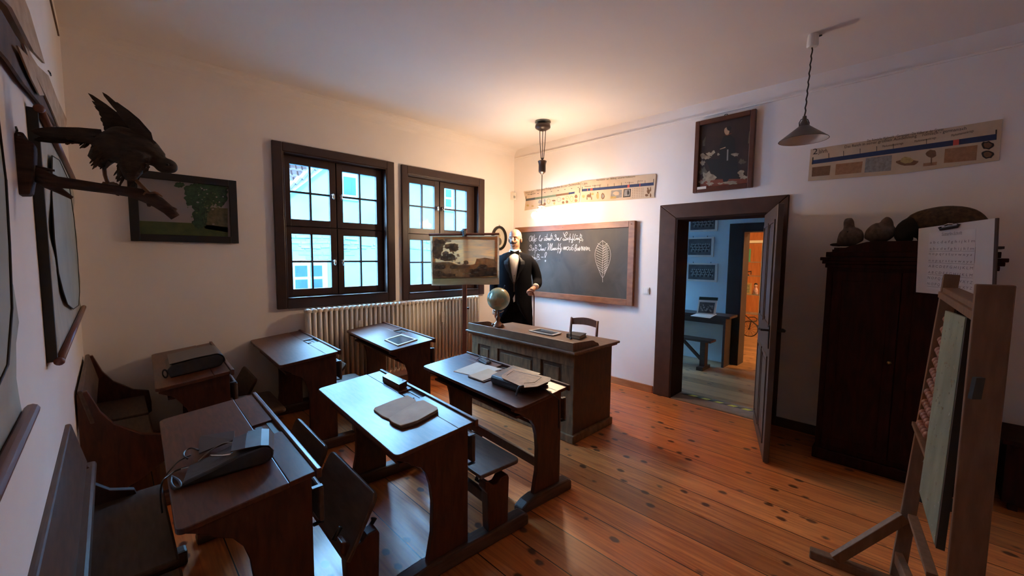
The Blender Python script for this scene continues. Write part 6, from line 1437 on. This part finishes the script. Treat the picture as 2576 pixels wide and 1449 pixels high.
photo(-2.255, -1.82, 1.985, 2.27, 'class photograph in the next room, topmost of the three')
photo(-2.215, -1.80, 1.595, 1.90, 'class photograph in the next room, middle of the three')
photo(-2.285, -1.82, 1.215, 1.50, 'dark class photograph in the next room, lowest of the three')
dkw = mat('dark_bench_wood', (.055, .035, .028), .45, c2=(.03, .018, .014), scale=8, stretch=(4, 1, 4))
t = thing('old_school_table', 'dark old table against the photo wall in the next room', 'table', (1.9, -1.9, 0))
mb = MB(); mb.box((1.72, -2.60, .72), (2.07, -1.0, .755)); mb.build('table_top', dkw, t, bevel=.004)
mb = MB(); mb.box((1.78, -2.53, .0), (2.05, -2.50, .719)); mb.build('side_panel', dkw, t); mb = MB(); mb.box((1.78, -1.12, 0), (2.05, -1.09, .719)); mb.build('side_panel', dkw, t)
mb = MB(); mb.box((1.80, -2.499, .62), (1.82, -1.121, .719)); mb.build('front_board', dkw, t)
t = thing('old_school_bench', 'low dark bench before the table in the next room', 'bench', (1.5, -1.9, 0))
bz = at(1797, 860, 'x', 1.55)
mb = MB(); mb.box((1.40, bz.y, .40), (1.62, -1.0, .43)); mb.build('bench_seat', dkw, t, bevel=.004)
for yy in (bz.y + .12, -1.25):
    mb = MB(); mb.box((1.45, yy - .035, 0.05), (1.57, yy + .035, .399)); mb.build('leg', dkw, t, bevel=.003); mb = MB(); mb.box((1.36, yy - .045, 0), (1.66, yy + .045, .05)); mb.build('foot', dkw, t, bevel=.006)
mb = MB(); mb.bar((1.51, bz.y + .14, .12), (1.51, bz.y + .45, .40), .03, .04); mb.build('brace', dkw, t)
t = thing('open_photo_book', 'open album with a class photograph standing on the table next door', 'book', at(1775, 795, 'z', .757))
p = [at(1737, 795, 'z', .757), at(1756, 788, 'z', .757), at(1803, 791, 'z', .757), at(1786, 801, 'z', .757)]
mb = MB(); mb.slab(p, (0, 0, .006)); mb.build('lower_page', paperw_m, t)
q0, q1 = at(1752, 789, 'z', .765), at(1799, 792, 'z', .765); mb = MB(); up1 = Vector((.06, 0, .20)); mb.slab([q0, q1, q1 + up1, q0 + up1], (.008, 0, 0)); mb.build('upright_page', paperw_m, t)
mb = MB(); d_ = (q1 - q0); mb.slab([q0 + d_ * .08 + up1 * .08, q1 - d_ * .1 + up1 * .08, q1 - d_ * .1 + up1 * .85, q0 + d_ * .08 + up1 * .85], (-.002, 0, 0)); mb.build('photo_print', MATS['photo_dark'], t)
mb = MB(); random.seed(4)
for k in range(26):
    u, v = random.uniform(.14, .84), random.uniform(.2, .65); c = q0 + d_ * u + up1 * v + Vector((-.0025, 0, 0)); mb.poly([c + Vector((0, .011 * math.cos(i * .785), .013 * math.sin(i * .785))) for i in range(8)][::-1])
mb.build('photo_figures', MATS['photo_light'], t)
mb = MB(); mb.slab([q0 + up1 * 1.0 + Vector((.01, 0, 0)), q1 + up1 * 1.0 + Vector((.01, 0, 0)), q1 + up1 * 1.22 + Vector((.01, 0, 0)), q0 + up1 * 1.22 + Vector((.01, 0, 0))], (.006, 0, 0)); mb.build('dark_cover', mat('album_green', (.02, .045, .035), .5), t)
# hazard tape across the threshold
ta, tb_ = at(1716, 990, 'z', .0125), at(1901, 1038, 'z', .0125); tl_ = tb_ - ta; tn = Vector((-tl_.y, tl_.x, 0)).normalized() * .044
mb = MB(); nst = 11
for k in range(nst):
    mb.m(k % 2); a_, b_ = ta + tl_ * (k / nst), ta + tl_ * ((k + 1) / nst); sh = tl_.normalized() * .03
    mb.slab([a_, b_, b_ + tn + sh, a_ + tn + sh], (0, 0, .0015))
mb.build('hazard_tape', [mat('tape_black', (.02, .02, .02), .4), mat('tape_yellow', (.65, .55, .06), .4)], tag=('black and yellow striped tape on the floor behind the doorway', 'tape'))

# ------------------------------------------------------------------ third room
t = thing('glass_showcase', 'slim glass display case with shelves in the orange room beyond', 'display case', (5.0, -2.05, 0))
X5 = 5.0
c0, c1 = at(1862, 640, 'x', X5).y, at(1918, 640, 'x', X5).y
mb = MB()
for yy in (c0, c1):
    for xx in (X5, X5 + .35): mb.box((xx - .012, yy - .012, .3), (xx + .012, yy + .012, 1.90))
mb.build('metal_post', chrome_m, t)
mb = MB(); mb.box((X5 - .02, c1 - .02, 1.90), (X5 + .37, c0 + .02, 1.95)); mb.build('cornice', mat('showcase_cream', (.8, .72, .55), .5), t)
for zz in (1.50, 1.21, .82, .42): mb = MB(); mb.box((X5, c1, zz), (X5 + .35, c0, zz + .01)); mb.build('glass_shelf', mat('shelf_glass', (.35, .45, .42), .1, trans=.3), t)
q = at(1876, 640, 'x', X5 + .1); mb = MB(); mb.box((X5 + .1, q.y - .09, 1.511), (X5 + .115, q.y + .09, 1.78)); mb.build('green_card', mat('card_green', (.12, .42, .22), .6), tag=('green card standing on the upper glass shelf', 'card'))
t = thing('small_figurine', 'small dark seated figurine on the middle glass shelf', 'figurine', (X5 + .15, q.y, 1.22))
mb = MB(); c = Vector((X5 + .15, q.y, 1.2205)); mb.lathe([(.07, 0), (.07, .02)], c, 14); mb.tube([c + Z3 * .02, c + Z3 * .07, c + Z3 * .12], [.05, .04, .02], 10); mb.ball(c + Z3 * .15, .022, 2); mb.tube([c + Z3 * .10, c + Vector((-.02, -.07, .08)), c + Vector((-.02, -.11, .09))], .01, 6); mb.tube([c + Vector((-.02, -.11, .02)), c + Vector((-.02, -.11, .10))], .008, 6); mb.build('figure_body', hair_m, t, smooth=True)
t = thing('framed_print', 'small gold-framed picture leaning on the lower shelf', 'picture', at(1878, 760, 'x', X5 - .06))
a, b = at(1864, 772, 'x', X5 + .05), at(1889, 746, 'x', X5 + .05)
mb = MB(); mb.box((X5 + .05, b.y, .831), (X5 + .07, a.y, .831 + (b.z - a.z))); mb.build('picture_frame', mat('gold_frame', (.5, .30, .10), .4), t); mb = MB(); mb.box((X5 + .047, b.y + .03, .861), (X5 + .0495, a.y - .03, .801 + (b.z - a.z))); mb.build('print', mat('print_meadow', (.35, .33, .18), .6, var=.6, scale=30), t)
t = thing('rag_doll', 'cloth doll with reddish dress beside the small gold-framed picture', 'doll', (X5 + .1, -2.2, .83))
c = at(1898, 772, 'x', X5 + .12); c.z = .8305
mb = MB(); mb.tube([c, c + Z3 * .08, c + Z3 * .15], [.055, .05, .025], 10); mb.build('dress', mat('doll_dress', (.40, .12, .12), .8, c2=(.6, .5, .45), scale=30), t, smooth=True)
mb = MB(); mb.ball(c + Z3 * .185, .034, 2); mb.build('head', mat('doll_head', (.55, .36, .28), .6), t, smooth=True)
mb = MB(); mb.ball(c + Z3 * .205 + Vector((.01, 0, 0)), .035, 2); mb.build('hair', hair_m, t, smooth=True)
# child's tricycle with big wheel
t = thing('childs_tricycle', 'small black tricycle with spoked wheel on the floor of the orange room', 'tricycle', (4.7, -2.1, 0))
XT = 4.7; wc = at(1885, 821, 'x', XT); wr = wc.z if False else .155
wc = Vector((XT, wc.y, .157))
mb = MB(); n = 28
mb.tube([wc + Vector((0, wr * math.cos(2 * math.pi * k / n), wr * math.sin(2 * math.pi * k / n))) for k in range(n + 1)], .009, 8, cap=False); mb.tube([wc - Vector((.03, 0, 0)), wc + Vector((.03, 0, 0))], .015, 8)
for k in range(12): a = R(30 * k); mb.tube([wc, wc + Vector((0, wr * math.cos(a), wr * math.sin(a)))], .0022, 4)
mb.build('front_wheel', iron_m, t)
mb = MB(); mb.tube([wc, wc + Vector((0, -.03, .17)), wc + Vector((0, .05, .24)), wc + Vector((0, .12, .30))], .010, 8); mb.tube([wc + Vector((0, -.03, .17)), wc + Vector((.02, -.14, .08)), wc + Vector((.02, -.30, .02)), wc + Vector((.05, -.45, -.03))], .012, 8); mb.build('frame', hair_m, t)
mb = MB(); mb.tube([wc + Vector((.0, .02, .235)), wc + Vector((0, -.08, .25)), wc + Vector((0, -.13, .22)), wc + Vector((0, -.12, .17)), wc + Vector((0, -.07, .16))], .009, 8); mb.build('handlebar', hair_m, t)
mb = MB(); mb.ball(wc + Vector((.02, -.22, .10)), (.04, .07, .018), 2); mb.tube([wc + Vector((.02, -.22, .095)), wc + Vector((.02, -.22, .05))], .008, 6); mb.build('saddle', leather_m, t)
for dx in (-.10, .17):
    mb = MB(); c2_ = Vector((XT + dx, wc.y - .45, .107)); mb.tube([c2_ + Vector((0, .10 * math.cos(2 * math.pi * k / n), .10 * math.sin(2 * math.pi * k / n))) for k in range(n + 1)], .007, 6, cap=False)
    for k in range(8): a = R(45 * k); mb.tube([c2_, c2_ + Vector((0, .1 * math.cos(a), .1 * math.sin(a)))], .002, 4)
    mb.build('rear_wheel', iron_m, t)
mb = MB(); mb.tube([(XT - .10, wc.y - .45, .107), (XT + .17, wc.y - .45, .107)], .008, 6); mb.build('rear_axle', iron_m, t)

# ------------------------------------------------------------------ light
w = bpy.data.worlds.new('world'); sc.world = w; w.use_nodes = True
nt = w.node_tree; bg = nt.nodes['Background']
tc = nt.nodes.new('ShaderNodeTexCoord'); no = nt.nodes.new('ShaderNodeTexNoise'); no.inputs['Scale'].default_value = 2.2; no.inputs['Detail'].default_value = 5
cr = nt.nodes.new('ShaderNodeValToRGB'); cr.color_ramp.elements[0].position = .4; cr.color_ramp.elements[0].color = (.07, .38, 1, 1); cr.color_ramp.elements[1].position = .65; cr.color_ramp.elements[1].color = (.14, .50, 1, 1)
nt.links.new(tc.outputs['Generated'], no.inputs['Vector']); nt.links.new(no.outputs['Fac'], cr.inputs[0]); nt.links.new(cr.outputs[0], bg.inputs[0])
bg.inputs[1].default_value = 4.2
def sun(name, d, e, c, ang):
    l = bpy.data.lights.new(name, 'SUN'); l.energy = e; l.color = c; l.angle = R(ang); o = bpy.data.objects.new(name, l); col.objects.link(o)
    o.rotation_euler = Vector(d).to_track_quat('-Z', 'Y').to_euler(); return o
sun('sun', (0.25, 1, -0.75), 5.0, (.075, .52, 1.0), 12)
sun('bright_sky', (0.42, -1, -0.66), 38.0, (.29, .62, 1.0), 105)
def lamp(name, loc, e, c, r):
    l = bpy.data.lights.new(name, 'POINT'); l.energy = e; l.color = c; l.shadow_soft_size = r; o = bpy.data.objects.new(name, l); col.objects.link(o); o.location = loc; return o
lamp('ceiling_light_third_room', (3.3, -5.4, 2.4), 60, (1, .60, .28), .12)

sc.view_settings.view_transform = 'Standard'; sc.view_settings.look = 'None'; sc.view_settings.gamma = 1; sc.view_settings.use_curve_mapping = False
sc.view_settings.exposure = 2.1
cy = sc.cycles; cy.use_denoising = True; cy.use_adaptive_sampling = True; cy.adaptive_threshold = 0.02; cy.max_bounces = 7; cy.diffuse_bounces = 6; cy.glossy_bounces = 4; cy.transparent_max_bounces = 12; cy.sample_clamp_indirect = 10; cy.caustics_reflective = False; cy.caustics_refractive = False
